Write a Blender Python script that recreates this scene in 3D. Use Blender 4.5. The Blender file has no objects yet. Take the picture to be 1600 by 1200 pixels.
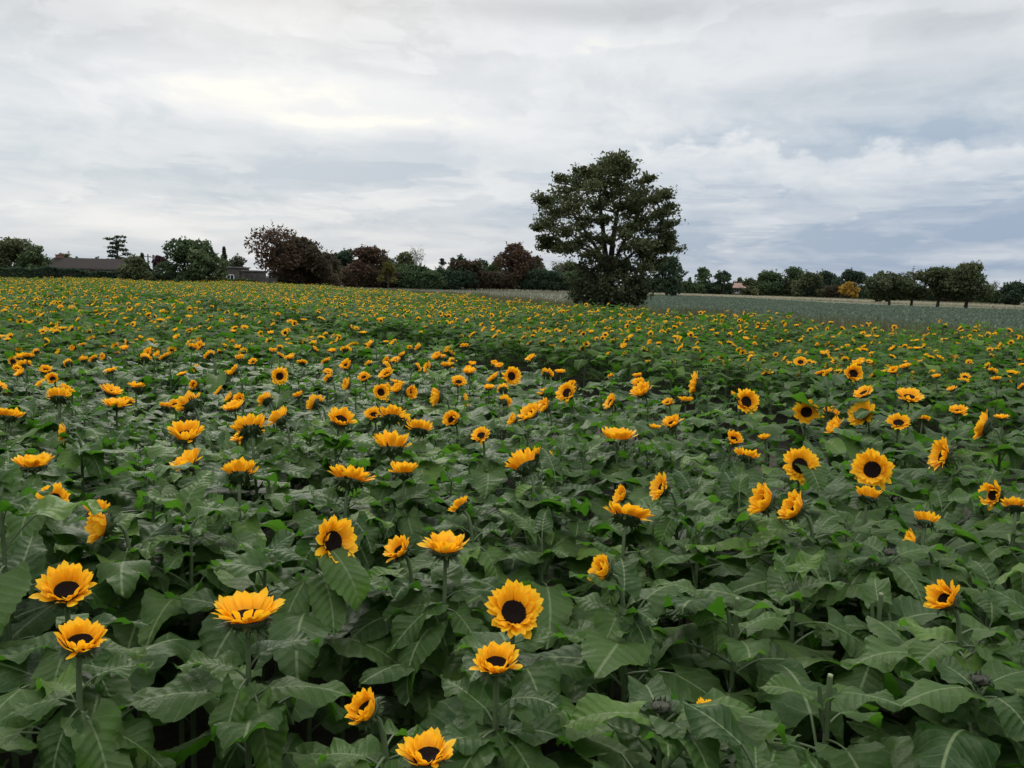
import bpy, math, random
import numpy as np
from mathutils import Vector, Matrix

SEED = 11
random.seed(SEED)
rng = np.random.default_rng(SEED)
scene = bpy.context.scene
COL = scene.collection
rad = math.radians

# ------------------------------------------------------------------ camera
F_PX, CX, CY = 1300.0, 800.0, 600.0
CAM_H, PITCH, ROLL = 1.90, 7.0, 1.5
cam_d = bpy.data.cameras.new("camera")
cam_d.sensor_width = 36.0
cam_d.lens = 36.0 * F_PX / 1600.0
cam_d.clip_start, cam_d.clip_end = 0.05, 5000
cam = bpy.data.objects.new("camera", cam_d)
COL.objects.link(cam)
CAM_M = Matrix.Translation((0, 0, CAM_H)) @ Matrix.Rotation(rad(90 - PITCH), 4, 'X') @ Matrix.Rotation(rad(ROLL), 4, 'Z')
cam.matrix_world = CAM_M
scene.camera = cam
CAM_R = CAM_M.to_3x3()


def ray(px, py):
    return (CAM_R @ Vector(((px - CX) / F_PX, -(py - CY) / F_PX, -1.0))).normalized()


def at_depth(px, py, Y):
    d = ray(px, py)
    return Vector((0, 0, CAM_H)) + d * (Y / d.y)


def at_z(px, py, z):
    d = ray(px, py)
    return Vector((0, 0, CAM_H)) + d * ((z - CAM_H) / d.z)


def project(p):
    v = CAM_R.transposed() @ (Vector(p) - Vector((0, 0, CAM_H)))
    if v.z > -0.01:
        return None
    return CX + F_PX * v.x / -v.z, CY - F_PX * v.y / -v.z


# ------------------------------------------------------------------ node helpers
def new_mat(name):
    m = bpy.data.materials.new(name)
    m.use_nodes = True
    m.node_tree.nodes.clear()
    return m, m.node_tree


class NT:
    def __init__(self, tree):
        self.t = tree

    def n(self, typ, **kw):
        nd = self.t.nodes.new(typ)
        for k, v in kw.items():
            setattr(nd, k, v)
        return nd

    def put(self, sock, v):
        if v is None:
            return
        if hasattr(v, 'is_linked') or isinstance(v, bpy.types.NodeSocket):
            self.t.links.new(v, sock)
        else:
            if sock.type == 'RGBA' and len(v) == 3:
                v = (*v, 1.0)
            sock.default_value = v

    def math(self, op, a, b=None, c=None, clamp=False):
        nd = self.n('ShaderNodeMath', operation=op)
        nd.use_clamp = clamp
        for i, v in enumerate((a, b, c)):
            if v is not None:
                self.put(nd.inputs[i], v)
        return nd.outputs[0]

    def mix(self, f, a, b, blend='MIX'):
        nd = self.n('ShaderNodeMix', data_type='RGBA', blend_type=blend)
        self.put(nd.inputs[0], f)
        self.put(nd.inputs[6], a)
        self.put(nd.inputs[7], b)
        return nd.outputs[2]

    def noise(self, vec, scale, detail=4.0, rough=0.55, dist=0.0):
        nd = self.n('ShaderNodeTexNoise')
        if vec is not None:
            self.put(nd.inputs['Vector'], vec)
        nd.inputs['Scale'].default_value = scale
        nd.inputs['Detail'].default_value = detail
        nd.inputs['Roughness'].default_value = rough
        nd.inputs['Distortion'].default_value = dist
        return nd.outputs[0]

    def ramp(self, f, lo, hi, smooth=True):
        nd = self.n('ShaderNodeMapRange')
        nd.interpolation_type = 'SMOOTHSTEP' if smooth else 'LINEAR'
        self.put(nd.inputs[0], f)
        nd.inputs[1].default_value = lo
        nd.inputs[2].default_value = hi
        return nd.outputs[0]

    def xyz(self, v):
        nd = self.n('ShaderNodeSeparateXYZ')
        self.put(nd.inputs[0], v)
        return nd.outputs

    def comb(self, x, y, z=0.0):
        nd = self.n('ShaderNodeCombineXYZ')
        for i, v in enumerate((x, y, z)):
            self.put(nd.inputs[i], v)
        return nd.outputs[0]

    def attr(self, name):
        nd = self.n('ShaderNodeAttribute', attribute_name=name)
        return nd.outputs['Fac']

    def coord(self, which='Object'):
        return self.n('ShaderNodeTexCoord').outputs[which]

    def bump(self, h, strength=0.3, dist=0.01):
        nd = self.n('ShaderNodeBump')
        nd.inputs['Strength'].default_value = strength
        nd.inputs['Distance'].default_value = dist
        self.put(nd.inputs['Height'], h)
        return nd.outputs[0]

    def out(self, sh):
        o = self.n('ShaderNodeOutputMaterial')
        self.t.links.new(sh, o.inputs[0])

    def principled(self, col, rough=0.6, spec=0.4, normal=None, sheen=0.0):
        p = self.n('ShaderNodeBsdfPrincipled')
        self.put(p.inputs['Base Color'], col)
        self.put(p.inputs['Roughness'], rough)
        p.inputs['Specular IOR Level'].default_value = spec
        if sheen:
            p.inputs['Sheen Weight'].default_value = sheen
            p.inputs['Sheen Roughness'].default_value = 0.5
        if normal is not None:
            self.put(p.inputs['Normal'], normal)
        return p.outputs[0]

    def trans(self, col, normal=None):
        p = self.n('ShaderNodeBsdfTranslucent')
        self.put(p.inputs['Color'], col)
        return p.outputs[0]

    def mixsh(self, f, a, b):
        m = self.n('ShaderNodeMixShader')
        self.put(m.inputs[0], f)
        self.t.links.new(a, m.inputs[1])
        self.t.links.new(b, m.inputs[2])
        return m.outputs[0]

    def rnd(self):
        """a number that differs from leaf to leaf: the mesh's own attribute plus the object's"""
        o = self.n('ShaderNodeObjectInfo').outputs['Random']
        return self.math('FRACT', self.math('ADD', self.attr('rnd'), o))


# ------------------------------------------------------------------ materials
def mat_leaf(name='sunflower_leaf', rough=0.5, spec=0.17):
    m, t = new_mat(name)
    g = NT(t)
    uv = g.n('ShaderNodeUVMap', uv_map='UVMap').outputs[0]
    s = g.xyz(uv)
    ax = g.math('ABSOLUTE', s[0])                         # distance from the midrib, leaf widths
    v = s[1]
    r = g.rnd()
    # side veins sweep forward from the midrib
    q = g.math('MULTIPLY', g.math('SUBTRACT', v, g.math('MULTIPLY', ax, 0.42)), 8.0)
    fr = g.math('ABSOLUTE', g.math('SUBTRACT', g.math('FRACT', q), 0.5))
    vein = g.ramp(fr, 0.44, 0.5)
    vein = g.math('MULTIPLY', vein, 0.42)
    rib = g.math('SUBTRACT', 1.0, g.ramp(ax, 0.014, 0.034))
    lines = g.math('MAXIMUM', vein, rib, clamp=True)
    nz = g.noise(g.coord('Object'), 26.0, 5.0, 0.6)
    nz2 = g.noise(g.coord('Object'), 120.0, 3.0, 0.6)
    base = g.mix(r, (0.017, 0.046, 0.007), (0.066, 0.118, 0.025))
    base = g.mix(g.ramp(r, 0.86, 1.0), base, (0.120, 0.200, 0.035))
    base = g.mix(g.math('MULTIPLY', g.ramp(nz, 0.38, 0.72), 0.5), base, (0.086, 0.120, 0.050))
    spots = g.ramp(g.noise(g.coord('Object'), 55.0, 2.0, 0.5), 0.70, 0.76)
    base = g.mix(g.math('MULTIPLY', spots, 0.35), base, (0.11, 0.10, 0.05))
    rim = g.math('MULTIPLY', g.ramp(g.noise(g.coord('Object'), 14.0, 3.0, 0.6), 0.56, 0.68), g.ramp(g.math('ADD', ax, g.math('MULTIPLY', v, 0.7)), 0.75, 1.1))
    base = g.mix(g.math('MULTIPLY', rim, 0.55), base, (0.20, 0.17, 0.045))
    base = g.mix(lines, base, (0.15, 0.20, 0.085))
    h = g.math('ADD', g.math('MULTIPLY', g.math('COSINE', g.math('MULTIPLY', q, 6.283)), 0.2), g.math('ADD', g.math('MULTIPLY', nz, 1.3), g.math('MULTIPLY', nz2, 0.35)))
    nrm = g.bump(h, 0.7, 0.007)
    under = g.n('ShaderNodeNewGeometry').outputs['Backfacing']      # the underside is a fresher green without the grey down
    base = g.mix(under, base, g.mix(lines, g.mix(r, (0.024, 0.066, 0.008), (0.050, 0.115, 0.016)), (0.10, 0.16, 0.06)))
    sh = g.principled(base, rough, spec, nrm)
    tr = g.trans(g.mix(lines, g.mix(r, (0.055, 0.19, 0.010), (0.11, 0.29, 0.02)), (0.03, 0.07, 0.01)))
    g.out(g.mixsh(0.36, sh, tr))
    return m


def mat_petal():
    m, t = new_mat('sunflower_petal')
    g = NT(t)
    uv = g.xyz(g.n('ShaderNodeUVMap', uv_map='UVMap').outputs[0])
    r = g.rnd()
    col = g.mix(g.ramp(uv[1], 0.0, 0.75), (0.88, 0.37, 0.006), (0.98, 0.58, 0.022))
    col = g.mix(g.math('MULTIPLY', r, 0.5), col, (0.98, 0.52, 0.010))
    st = g.noise(g.comb(g.math('MULTIPLY', uv[0], 9.0), g.math('MULTIPLY', uv[1], 1.2), g.math('MULTIPLY', r, 20.0)), 1.0, 2.0)
    col = g.mix(g.math('MULTIPLY', g.ramp(st, 0.5, 0.75), 0.4), col, (0.72, 0.25, 0.006))
    sh = g.principled(col, 0.55, 0.25, g.bump(st, 0.4, 0.002))
    g.out(g.mixsh(0.42, sh, g.trans((0.97, 0.52, 0.014))))
    return m


def mat_disc():
    m, t = new_mat('sunflower_disc')
    g = NT(t)
    vo = g.n('ShaderNodeTexVoronoi')
    vo.inputs['Scale'].default_value = 280.0
    g.put(vo.inputs['Vector'], g.coord('Object'))
    col = g.mix(g.ramp(vo.outputs[0], 0.1, 0.7), (0.022, 0.010, 0.007), (0.007, 0.004, 0.004))
    g.out(g.principled(col, 0.85, 0.15, g.bump(g.math('SUBTRACT', 1.0, vo.outputs[0]), 0.9, 0.003)))
    return m


def mat_green(name, c1, c2, scale=40.0, rough=0.55, translucent=0.0):
    m, t = new_mat(name)
    g = NT(t)
    n = g.noise(g.coord('Object'), scale, 4.0)
    r = g.rnd()
    col = g.mix(g.math('ADD', g.math('MULTIPLY', n, 0.5), g.math('MULTIPLY', r, 0.5)), c1, c2)
    sh = g.principled(col, rough, 0.3, g.bump(n, 0.3, 0.003))
    if translucent:
        sh = g.mixsh(translucent, sh, g.trans(c2))
    g.out(sh)
    return m


FOLIAGE = {}


def mat_foliage(c1, c2, c3, tl=0.25):
    key = (c1, c2, c3, tl)
    if key not in FOLIAGE:
        m, t = new_mat('tree_foliage')
        g = NT(t)
        r = g.attr('rnd')
        k = g.attr('clump')
        col = g.mix(r, c1, c2)
        col = g.mix(g.math('MULTIPLY', g.ramp(k, 0.55, 1.0), 0.7), col, c3)
        sh = g.principled(col, 0.75, 0.12)
        g.out(g.mixsh(tl, sh, g.trans(c2)))
        FOLIAGE[key] = m
    return FOLIAGE[key]


def mat_bark(name='bark', c1=(0.03, 0.026, 0.02), c2=(0.075, 0.065, 0.05)):
    m, t = new_mat(name)
    g = NT(t)
    s = g.xyz(g.coord('Object'))
    n = g.noise(g.comb(g.math('MULTIPLY', s[0], 9.0), g.math('MULTIPLY', s[1], 9.0), s[2]), 2.5, 6.0, 0.65)
    g.out(g.principled(g.mix(n, c1, c2), 0.9, 0.1, g.bump(n, 0.8, 0.04)))
    return m


def mat_noise(name, c1, c2, scale, rough=0.9, c3=None, scale3=3.0, bump=0.3, bd=0.02):
    m, t = new_mat(name)
    g = NT(t)
    co = g.coord('Object')
    n = g.noise(co, scale, 8.0, 0.62)
    col = g.mix(g.ramp(n, 0.3, 0.7), c1, c2)
    if c3 is not None:
        col = g.mix(g.ramp(g.noise(co, scale3, 5.0, 0.6), 0.42, 0.66), col, c3)
    g.out(g.principled(col, rough, 0.15, g.bump(n, bump, bd)))
    return m


M_LEAF_FAR = mat_leaf('distant_sunflower_leaf', 0.75, 0.09)
M_LEAF, M_PETAL, M_DISC = mat_leaf(), mat_petal(), mat_disc()
M_STEM = mat_green('sunflower_stem', (0.055, 0.085, 0.035), (0.10, 0.135, 0.06))
M_BRACT = mat_green('sunflower_bract', (0.022, 0.042, 0.014), (0.050, 0.078, 0.026), 60.0, 0.6, 0.15)
M_BUD = mat_green('sunflower_bud', (0.015, 0.016, 0.010), (0.04, 0.042, 0.022), 120.0, 0.8)
M_CUT = mat_green('cut_stem_pith', (0.15, 0.18, 0.09), (0.22, 0.25, 0.14), 90.0, 0.8)
M_WITHER = mat_green('withered_leaf', (0.10, 0.105, 0.055), (0.17, 0.165, 0.10), 40.0, 0.8, 0.2)
M_BARK = mat_bark()
M_BARK_GREY = mat_bark('grey_bark', (0.06, 0.057, 0.05), (0.12, 0.115, 0.10))


# ------------------------------------------------------------------ mesh helpers
class Buf:
    """collects quads with a UV, a random number and a material slot"""

    def __init__(self):
        self.V, self.Q, self.UV, self.R, self.K, self.MI = [], [], [], [], [], []
        self.n = 0

    def add(self, V, Q, uv=None, r=0.0, k=0.0, mi=0):
        V = np.asarray(V, dtype=np.float32).reshape(-1, 3)
        Q = np.asarray(Q, dtype=np.int32).reshape(-1, 4)
        self.V.append(V)
        self.Q.append(Q + self.n)
        self.UV.append(np.zeros((len(V), 2), np.float32) + 0.3 if uv is None else np.asarray(uv, np.float32))
        self.R.append(np.broadcast_to(np.asarray(r, np.float32), (len(V),)))
        self.K.append(np.broadcast_to(np.asarray(k, np.float32), (len(V),)))
        self.MI.append(np.broadcast_to(np.asarray(mi, np.int32), (len(Q),)))
        self.n += len(V)

    def arrays(self):
        return (np.concatenate(self.V), np.concatenate(self.Q), np.concatenate(self.UV), np.concatenate(self.R),
                np.concatenate(self.K), np.concatenate(self.MI))

    def mesh(self, name, mats, smooth=True):
        V, Q, UV, R, K, MI = self.arrays()
        me = bpy.data.meshes.new(name)
        me.vertices.add(len(V))
        me.vertices.foreach_set('co', V.ravel())
        me.loops.add(Q.size)
        me.loops.foreach_set('vertex_index', Q.ravel())
        me.polygons.add(len(Q))
        me.polygons.foreach_set('loop_start', np.arange(0, Q.size, 4, dtype=np.int32))
        me.polygons.foreach_set('material_index', MI.astype(np.int32))
        me.polygons.foreach_set('use_smooth', np.full(len(Q), smooth, dtype=bool))
        uvl = me.uv_layers.new(name='UVMap')
        uvl.data.foreach_set('uv', UV[Q.ravel()].ravel())
        for nm, A in (('rnd', R), ('clump', K)):
            a = me.attributes.new(nm, 'FLOAT', 'POINT')
            a.data.foreach_set('value', np.ascontiguousarray(A, dtype=np.float32))
        for mt in mats:
            me.materials.append(mt)
        me.update()
        me.validate()
        return me


def link(name, data, parent=None, M=None):
    o = bpy.data.objects.new(name, data)
    COL.objects.link(o)
    if parent is not None:
        o.parent = parent
    if M is not None:
        o.matrix_basis = M
    return o


def tag(o, label=None, cat=None, group=None, kind=None):
    if label:
        o['label'] = label
    if cat:
        o['category'] = cat
    if group:
        o['group'] = group
    if kind:
        o['kind'] = kind
    return o


def empty(name, loc):
    o = bpy.data.objects.new(name, None)
    o.empty_display_size = 0.1
    COL.objects.link(o)
    o.location = loc
    return o


def frame_z(d, spin=0.0):
    """3x3 with local Z along d"""
    q = Vector(d).normalized().to_track_quat('Z', 'Y').to_matrix()
    return q @ Matrix.Rotation(spin, 3, 'Z')


def tube(buf, pts, radii, sides=6, r=0.0, mi=0, k=0.0):
    pts = [Vector(p) for p in pts]
    n = len(pts)
    V = []
    up = Vector((0.31, 0.17, 0.93))
    u_prev = None
    for i in range(n):
        t = (pts[min(i + 1, n - 1)] - pts[max(i - 1, 0)])
        t = t.normalized() if t.length > 1e-9 else Vector((0, 0, 1))
        if u_prev is None:
            u = t.cross(up)
            if u.length < 0.05:
                u = t.cross(Vector((1, 0, 0)))
        else:
            u = u_prev - t * u_prev.dot(t)
        u.normalize()
        u_prev = u
        w = t.cross(u)
        for s in range(sides):
            a = 2 * math.pi * s / sides
            p = pts[i] + (u * math.cos(a) + w * math.sin(a)) * radii[i]
            V.append(p[:])
    Q = []
    for i in range(n - 1):
        for s in range(sides):
            a, b = i * sides + s, i * sides + (s + 1) % sides
            Q.append((a, b, b + sides, a + sides))
    buf.add(V, Q, r=r, mi=mi, k=k)


def grid_quads(nr, nc):
    Q = []
    for i in range(nr):
        for j in range(nc):
            a = i * (nc + 1) + j
            Q.append((a, a + 1, a + nc + 2, a + nc + 1))
    return Q


BOXQ = [(0, 3, 2, 1), (4, 5, 6, 7), (0, 1, 5, 4), (1, 2, 6, 5), (2, 3, 7, 6), (3, 0, 4, 7)]


def box(buf, c, s, mi=0):
    x, y, z = s[0] / 2, s[1] / 2, s[2] / 2
    V = [(c[0] + a, c[1] + b, c[2] + d) for d in (-z, z) for a, b in ((-x, -y), (x, -y), (x, y), (-x, y))]
    buf.add(V, BOXQ, mi=mi)


# ------------------------------------------------------------------ sunflower parts
def leaf_into(buf, rg, L, Wd, nu, nv, pet, mi=0, r=0.0, T=None, droop=None, rise=None, small=False):
    """petiole plus a heart-shaped, toothed, drooping blade growing along +X from the origin"""
    V, UV = [], []
    rise = rg.uniform(0.35, 0.9) if rise is None else rise
    droop = rg.uniform(0.3, 1.6) if droop is None else droop
    fold = rg.uniform(-0.10, 0.38)
    arch = rg.uniform(0.0, 0.6)
    wav = rg.uniform(0.010, 0.026) * (L / 0.2)
    ph, wf = rg.uniform(0, 6.28), rg.uniform(7, 13)
    twist = rg.uniform(-0.35, 0.35)
    curl = rg.uniform(-0.15, 0.15)
    # petiole
    P, a = Vector((0, 0, 0)), rise
    pp = [P.copy()]
    for i in range(4):
        P = P + Vector((math.cos(a), 0, math.sin(a))) * pet / 4
        a -= 0.10
        pp.append(P.copy())
    if nu > 3:
        tube(buf, pp, [0.0042, 0.0038, 0.0034, 0.0032, 0.003], 5, r=r, mi=mi + 1)
    elif nu == 3:
        tube(buf, [pp[0], pp[2], pp[4]], [0.0045, 0.004, 0.0035], 3, r=r, mi=mi + 1)
    a -= 0.25
    c = P.copy()
    ds = L / nv
    y_off = 0.0
    for i in range(nv + 1):
        v = i / nv
        tn = Vector((math.cos(a), 0, math.sin(a)))
        nr = Vector((-math.sin(a), 0, math.cos(a)))
        w = Wd * 1.02 * ((1 - v) ** 0.70) * ((v + 0.09) ** 0.36) * 1.0
        tw = twist * v
        for j in range(nu + 1):
            u = 2 * j / nu - 1
            au = abs(u)
            s = u * w
            edge = 1.0
            if nu > 3 and au > 0.99:
                edge = 1.0 + (0.042 if i % 2 else -0.022) * (1 if v < 0.97 else 0)
            s *= edge
            z = abs(s) * math.sin(fold) - arch * s * s / Wd
            z += wav * math.sin(v * wf + ph + (1.7 if u > 0 else 0)) * au ** 1.6
            if nu > 5:
                z += 0.002 * math.cos(6.283 * 8.0 * (v - 0.42 * abs(s) / Wd)) * min(1.0, au * 2)
            side = Vector((0, math.cos(tw), math.sin(tw)))
            back = -0.20 * L * au ** 1.5 * (1 - v) ** 3 + 0.02 * L * (au ** 2) * (1 if i % 2 else 0) * (1 if nu > 3 else 0)
            p = c + side * s * math.cos(fold * 0.8) + nr * z + tn * back
            p.y += y_off
            V.append(p[:])
            UV.append((s / Wd, v))
        c = c + tn * ds
        y_off += curl * ds * v * 2
        a -= droop / nv * (0.5 + v)
    V = np.array(V, np.float32)
    buf.add(V, np.array(grid_quads(nv, nu))[:, ::-1], UV, r=r, mi=mi)


def leaf_mesh(seed, L, Wd, nu, nv, pet, **kw):
    b = Buf()
    leaf_into(b, random.Random(seed), L, Wd, nu, nv, pet, r=random.Random(seed + 9).random(), **kw)
    return b.mesh('sunflower_leaf', [M_LEAF, M_STEM])


def petals_into(buf, rg, nA, nB, rows, cols, cup, R=1.0, mi=0, wfac=1.0):
    for whorl, n in ((0, nA), (1, nB)):
        for k in range(n):
            a = 2 * math.pi * (k + 0.5 * whorl + rg.uniform(-0.22, 0.22)) / n
            if rg.random() < 0.06:
                continue
            e = cup + (0.0 if whorl == 0 else 0.28) + rg.uniform(-0.16, 0.16)
            if rg.random() < 0.13:
                e += rg.choice((-0.7, -0.4, 0.4, 0.6))
            r0 = 0.42 if whorl == 0 else 0.37
            Lp = (0.58 if whorl == 0 else 0.48) * rg.uniform(0.85, 1.12)
            Wp = Lp * rg.uniform(0.19, 0.26) * wfac
            cu = rg.uniform(-0.5, 0.35)
            tw = rg.uniform(-0.5, 0.5)
            fold = rg.uniform(-0.3, 0.5)
            ro, zz, ang = r0, 0.02 * whorl, e
            V, UV = [], []
            ca, sa = math.cos(a), math.sin(a)
            bend = rg.uniform(-0.12, 0.12)
            for i in range(rows + 1):
                v = i / rows
                w = Wp * (0.55 + 0.9 * v - 0.15 * v * v) * (1 - v ** 3.8) ** 0.75
                if i == rows:
                    w = 0.0
                for j in range(cols + 1):
                    u = 2 * j / cols - 1
                    s = u * w
                    z = abs(s) * fold
                    lx, ly, lz = ro - z * math.sin(ang), s * math.cos(tw * v) + bend * v * v, zz + z * math.cos(ang) + s * math.sin(tw * v)
                    V.append((R * (ca * lx - sa * ly), R * (sa * lx + ca * ly), R * lz))
                    UV.append((u * 0.5, v))
                ro += Lp / rows * math.cos(ang)
                zz += Lp / rows * math.sin(ang)
                ang += cu / rows
            buf.add(V, grid_quads(rows, cols), UV, r=rg.random(), mi=mi)


def lathe(buf, prof, sides, R=1.0, jit=None, mi=0):
    V = []
    for i, (r, z) in enumerate(prof):
        for s in range(sides):
            a = 2 * math.pi * s / sides
            rr, z2 = r, z
            if jit:
                z2 += jit.uniform(-0.02, 0.02) if r > 0.02 else 0
            V.append((R * rr * math.cos(a), R * rr * math.sin(a), R * z2))
    Q = []
    for i in range(len(prof) - 1):
        for s in range(sides):
            a, b = i * sides + s, i * sides + (s + 1) % sides
            Q.append((a, b, b + sides, a + sides))
    buf.add(V, Q, mi=mi)


def bracts_into(buf, rg, n, R=1.0, mi=0, spread=0.9, up=0.0):
    for k in range(n):
        a = 2 * math.pi * (k + rg.uniform(-0.3, 0.3)) / n
        r0 = rg.uniform(0.32, 0.50)
        z0 = -0.05 - 1.1 * (0.5 - r0) + rg.uniform(-0.02, 0.05)
        ang = rg.uniform(-0.9, 0.5) + up
        Lp = rg.uniform(0.26, 0.48)
        Wp = rg.uniform(0.05, 0.09)
        ca, sa = math.cos(a), math.sin(a)
        V = []
        ro, zz = r0, z0
        cu = rg.uniform(-0.8, 0.8)
        for i in range(4):
            v = i / 3
            w = Wp * (1 - v ** 1.6)
            for u in (-1, 1):
                ly = u * w
                V.append((R * (ca * ro - sa * ly), R * (sa * ro + ca * ly), R * zz))
            ro += Lp / 3 * math.cos(ang) * spread
            zz += Lp / 3 * math.sin(ang)
            ang += cu / 3
        buf.add(V, [(0, 1, 3, 2), (2, 3, 5, 4), (4, 5, 7, 6)], r=rg.random(), mi=mi)


DISC_PROF = [(0.475, -0.02), (0.47, 0.045), (0.40, 0.085), (0.29, 0.075), (0.18, 0.045), (0.09, 0.03), (0.0, 0.025)]
BACK_PROF = [(0.46, 0.0), (0.50, -0.05), (0.47, -0.14), (0.36, -0.24), (0.20, -0.31), (0.10, -0.36), (0.07, -0.42)]


def head_meshes(seed, cup):
    rg = random.Random(seed)
    b1 = Buf()
    petals_into(b1, rg, rg.randint(25, 29), rg.randint(19, 23), 5, 2, cup, wfac=1.12)
    b2 = Buf()
    lathe(b2, DISC_PROF, 22, R=rg.uniform(0.72, 0.92), jit=rg)
    b3 = Buf()
    lathe(b3, BACK_PROF, 18)
    bracts_into(b3, rg, 44)
    return (b3.mesh('sunflower_head_back', [M_BRACT]), b1.mesh('sunflower_petals', [M_PETAL]), b2.mesh('sunflower_disc', [M_DISC]))


HEADS = [head_meshes(100 + i, c) for i, c in enumerate((0.55, 0.68, 0.78, 0.88, 0.98, 0.72, 0.62, 1.05, 0.82, 0.92, 1.0, 0.75))]
CLOSED = [head_meshes(140 + i, c) for i, c in enumerate((1.2, 1.35))]


def bud_mesh():
    b = Buf()
    rg = random.Random(5)
    lathe(b, BACK_PROF, 14)
    lathe(b, [(0.46, 0.0), (0.40, 0.10), (0.26, 0.12), (0.1, 0.06), (0.0, 0.05)], 14, jit=rg)
    bracts_into(b, rg, 46, spread=0.8, up=1.3)
    return b.mesh('sunflower_bud', [M_BUD])


BUD = bud_mesh()
rl = random.Random(3)
BIG_LEAVES = [leaf_mesh(200 + i, rl.uniform(0.20, 0.265), rl.uniform(0.115, 0.150), 12, 20, rl.uniform(0.09, 0.15)) for i in range(28)]
TOP_LEAVES = [leaf_mesh(240 + i, rl.uniform(0.15, 0.20), rl.uniform(0.078, 0.106), 10, 16, rl.uniform(0.04, 0.08), rise=rl.uniform(0.5, 1.0), droop=rl.uniform(0.5, 1.2)) for i in range(12)]


def leaf_slots(rg, H, n, lo=0.30, hi=0.985):
    """(height, azimuth, scale, pitch, is small)"""
    out, az = [], rg.uniform(0, 6.28)
    for i in range(n):
        f = i / (n - 1)
        z = H * (lo + (hi - lo) * (f ** 0.62))
        az += 2.39996 + rg.uniform(-0.35, 0.35)
        sc = (0.85 + 0.30 * math.sin(math.pi * min(1, f * 1.1))) * rg.uniform(0.88, 1.15)
        out.append((z, az, sc, rg.uniform(-0.5, 0.32), f > 0.78))
    return out


def foliage_variant(seed, n, nu, nv, H=1.0):
    b = Buf()
    rg = random.Random(seed)
    for z, az, sc, pitch, small in leaf_slots(rg, H, n, 0.32, 1.0):
        t = Buf()
        if small:
            leaf_into(t, rg, 0.165 * sc, 0.076 * sc, nu, nv, 0.06, r=rg.random(), rise=rg.uniform(0.5, 1.0), droop=rg.uniform(0.5, 1.2))
        else:
            leaf_into(t, rg, rg.uniform(0.20, 0.265) * sc, rg.uniform(0.112, 0.148) * sc, nu, nv, rg.uniform(0.09, 0.15) * sc, r=rg.random())
        V, Q, UV, R, K, MI = t.arrays()
        M = np.array(Matrix.Rotation(az, 3, 'Z') @ Matrix.Rotation(pitch, 3, 'Y'), np.float32)
        b.add(V @ M.T + np.array((0, 0, z), np.float32), Q, UV, R, K, MI)
    return b


FOLIAGE_MID = [foliage_variant(300 + i, 14, 6, 9).mesh('sunflower_foliage', [M_LEAF, M_STEM]) for i in range(14)]


# ------------------------------------------------------------------ one sunflower plant
def facing(x, y, az, el):
    n = math.hypot(x, y)
    c = Vector((-x / n, -y / n, 0))
    right = Vector((-c.y, c.x, 0))
    h = c * math.cos(rad(az)) + right * math.sin(rad(az))
    return (h * math.cos(rad(el)) + Vector((0, 0, 1)) * math.sin(rad(el))).normalized()


def stem_mesh(pts, r0=0.0095, r1=0.0056, sides=8):
    b = Buf()
    n = len(pts)
    tube(b, pts, [r0 + (r1 - r0) * i / (n - 1) for i in range(n)], sides)
    return b.mesh('sunflower_stem', [M_STEM])


def stem_points(root, hp, f, D, rg, n=5):
    """from the soil up to the back of the head, in root coordinates; also a function z -> xy offset"""
    back = (hp - root) - f * (0.40 * D * 0.5)
    sh = back - f * 0.05 - Vector((0, 0, 0.07))
    p0 = Vector((0, 0, -0.03))
    lean = Vector((rg.uniform(-0.02, 0.02), rg.uniform(-0.02, 0.02), 0))
    pts = []
    for i in range(n):
        t = i / n
        pts.append(p0.lerp(sh, t) + lean * math.sin(math.pi * t))
    for t in (0.0, 0.33, 0.66, 1.0):
        a = sh.lerp(back - f * 0.04 + Vector((0, 0, 0.015)), t)
        b = (back - f * 0.04 + Vector((0, 0, 0.015))).lerp(back, t)
        pts.append(a.lerp(b, t))
    return pts


def sample(pts, z):
    for a, b in zip(pts[:-1], pts[1:]):
        if a.z <= z <= b.z and b.z > a.z:
            return a.lerp(b, (z - a.z) / (b.z - a.z))
    return pts[-3]


def add_leaves(root, pts, H, rg, n, lo=0.30, hi=1.0, avoid=None):
    for z, az, sc, pitch, small in leaf_slots(rg, H, n, lo, hi):
        me = rg.choice(TOP_LEAVES if small else BIG_LEAVES)
        p = sample(pts, z)
        if avoid is not None and z > H * 0.955:
            # upper leaves keep out of the line between the bloom and the camera
            d = (az - avoid + math.pi) % (2 * math.pi) - math.pi
            if abs(d) < 0.7:
                az += 1.1 if d > 0 else -1.1
        M = Matrix.Translation(p) @ Matrix.Rotation(az, 4, 'Z') @ Matrix.Rotation(pitch, 4, 'Y') @ Matrix.Scale(sc, 4)
        link('leaf', me, root, M)


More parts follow.
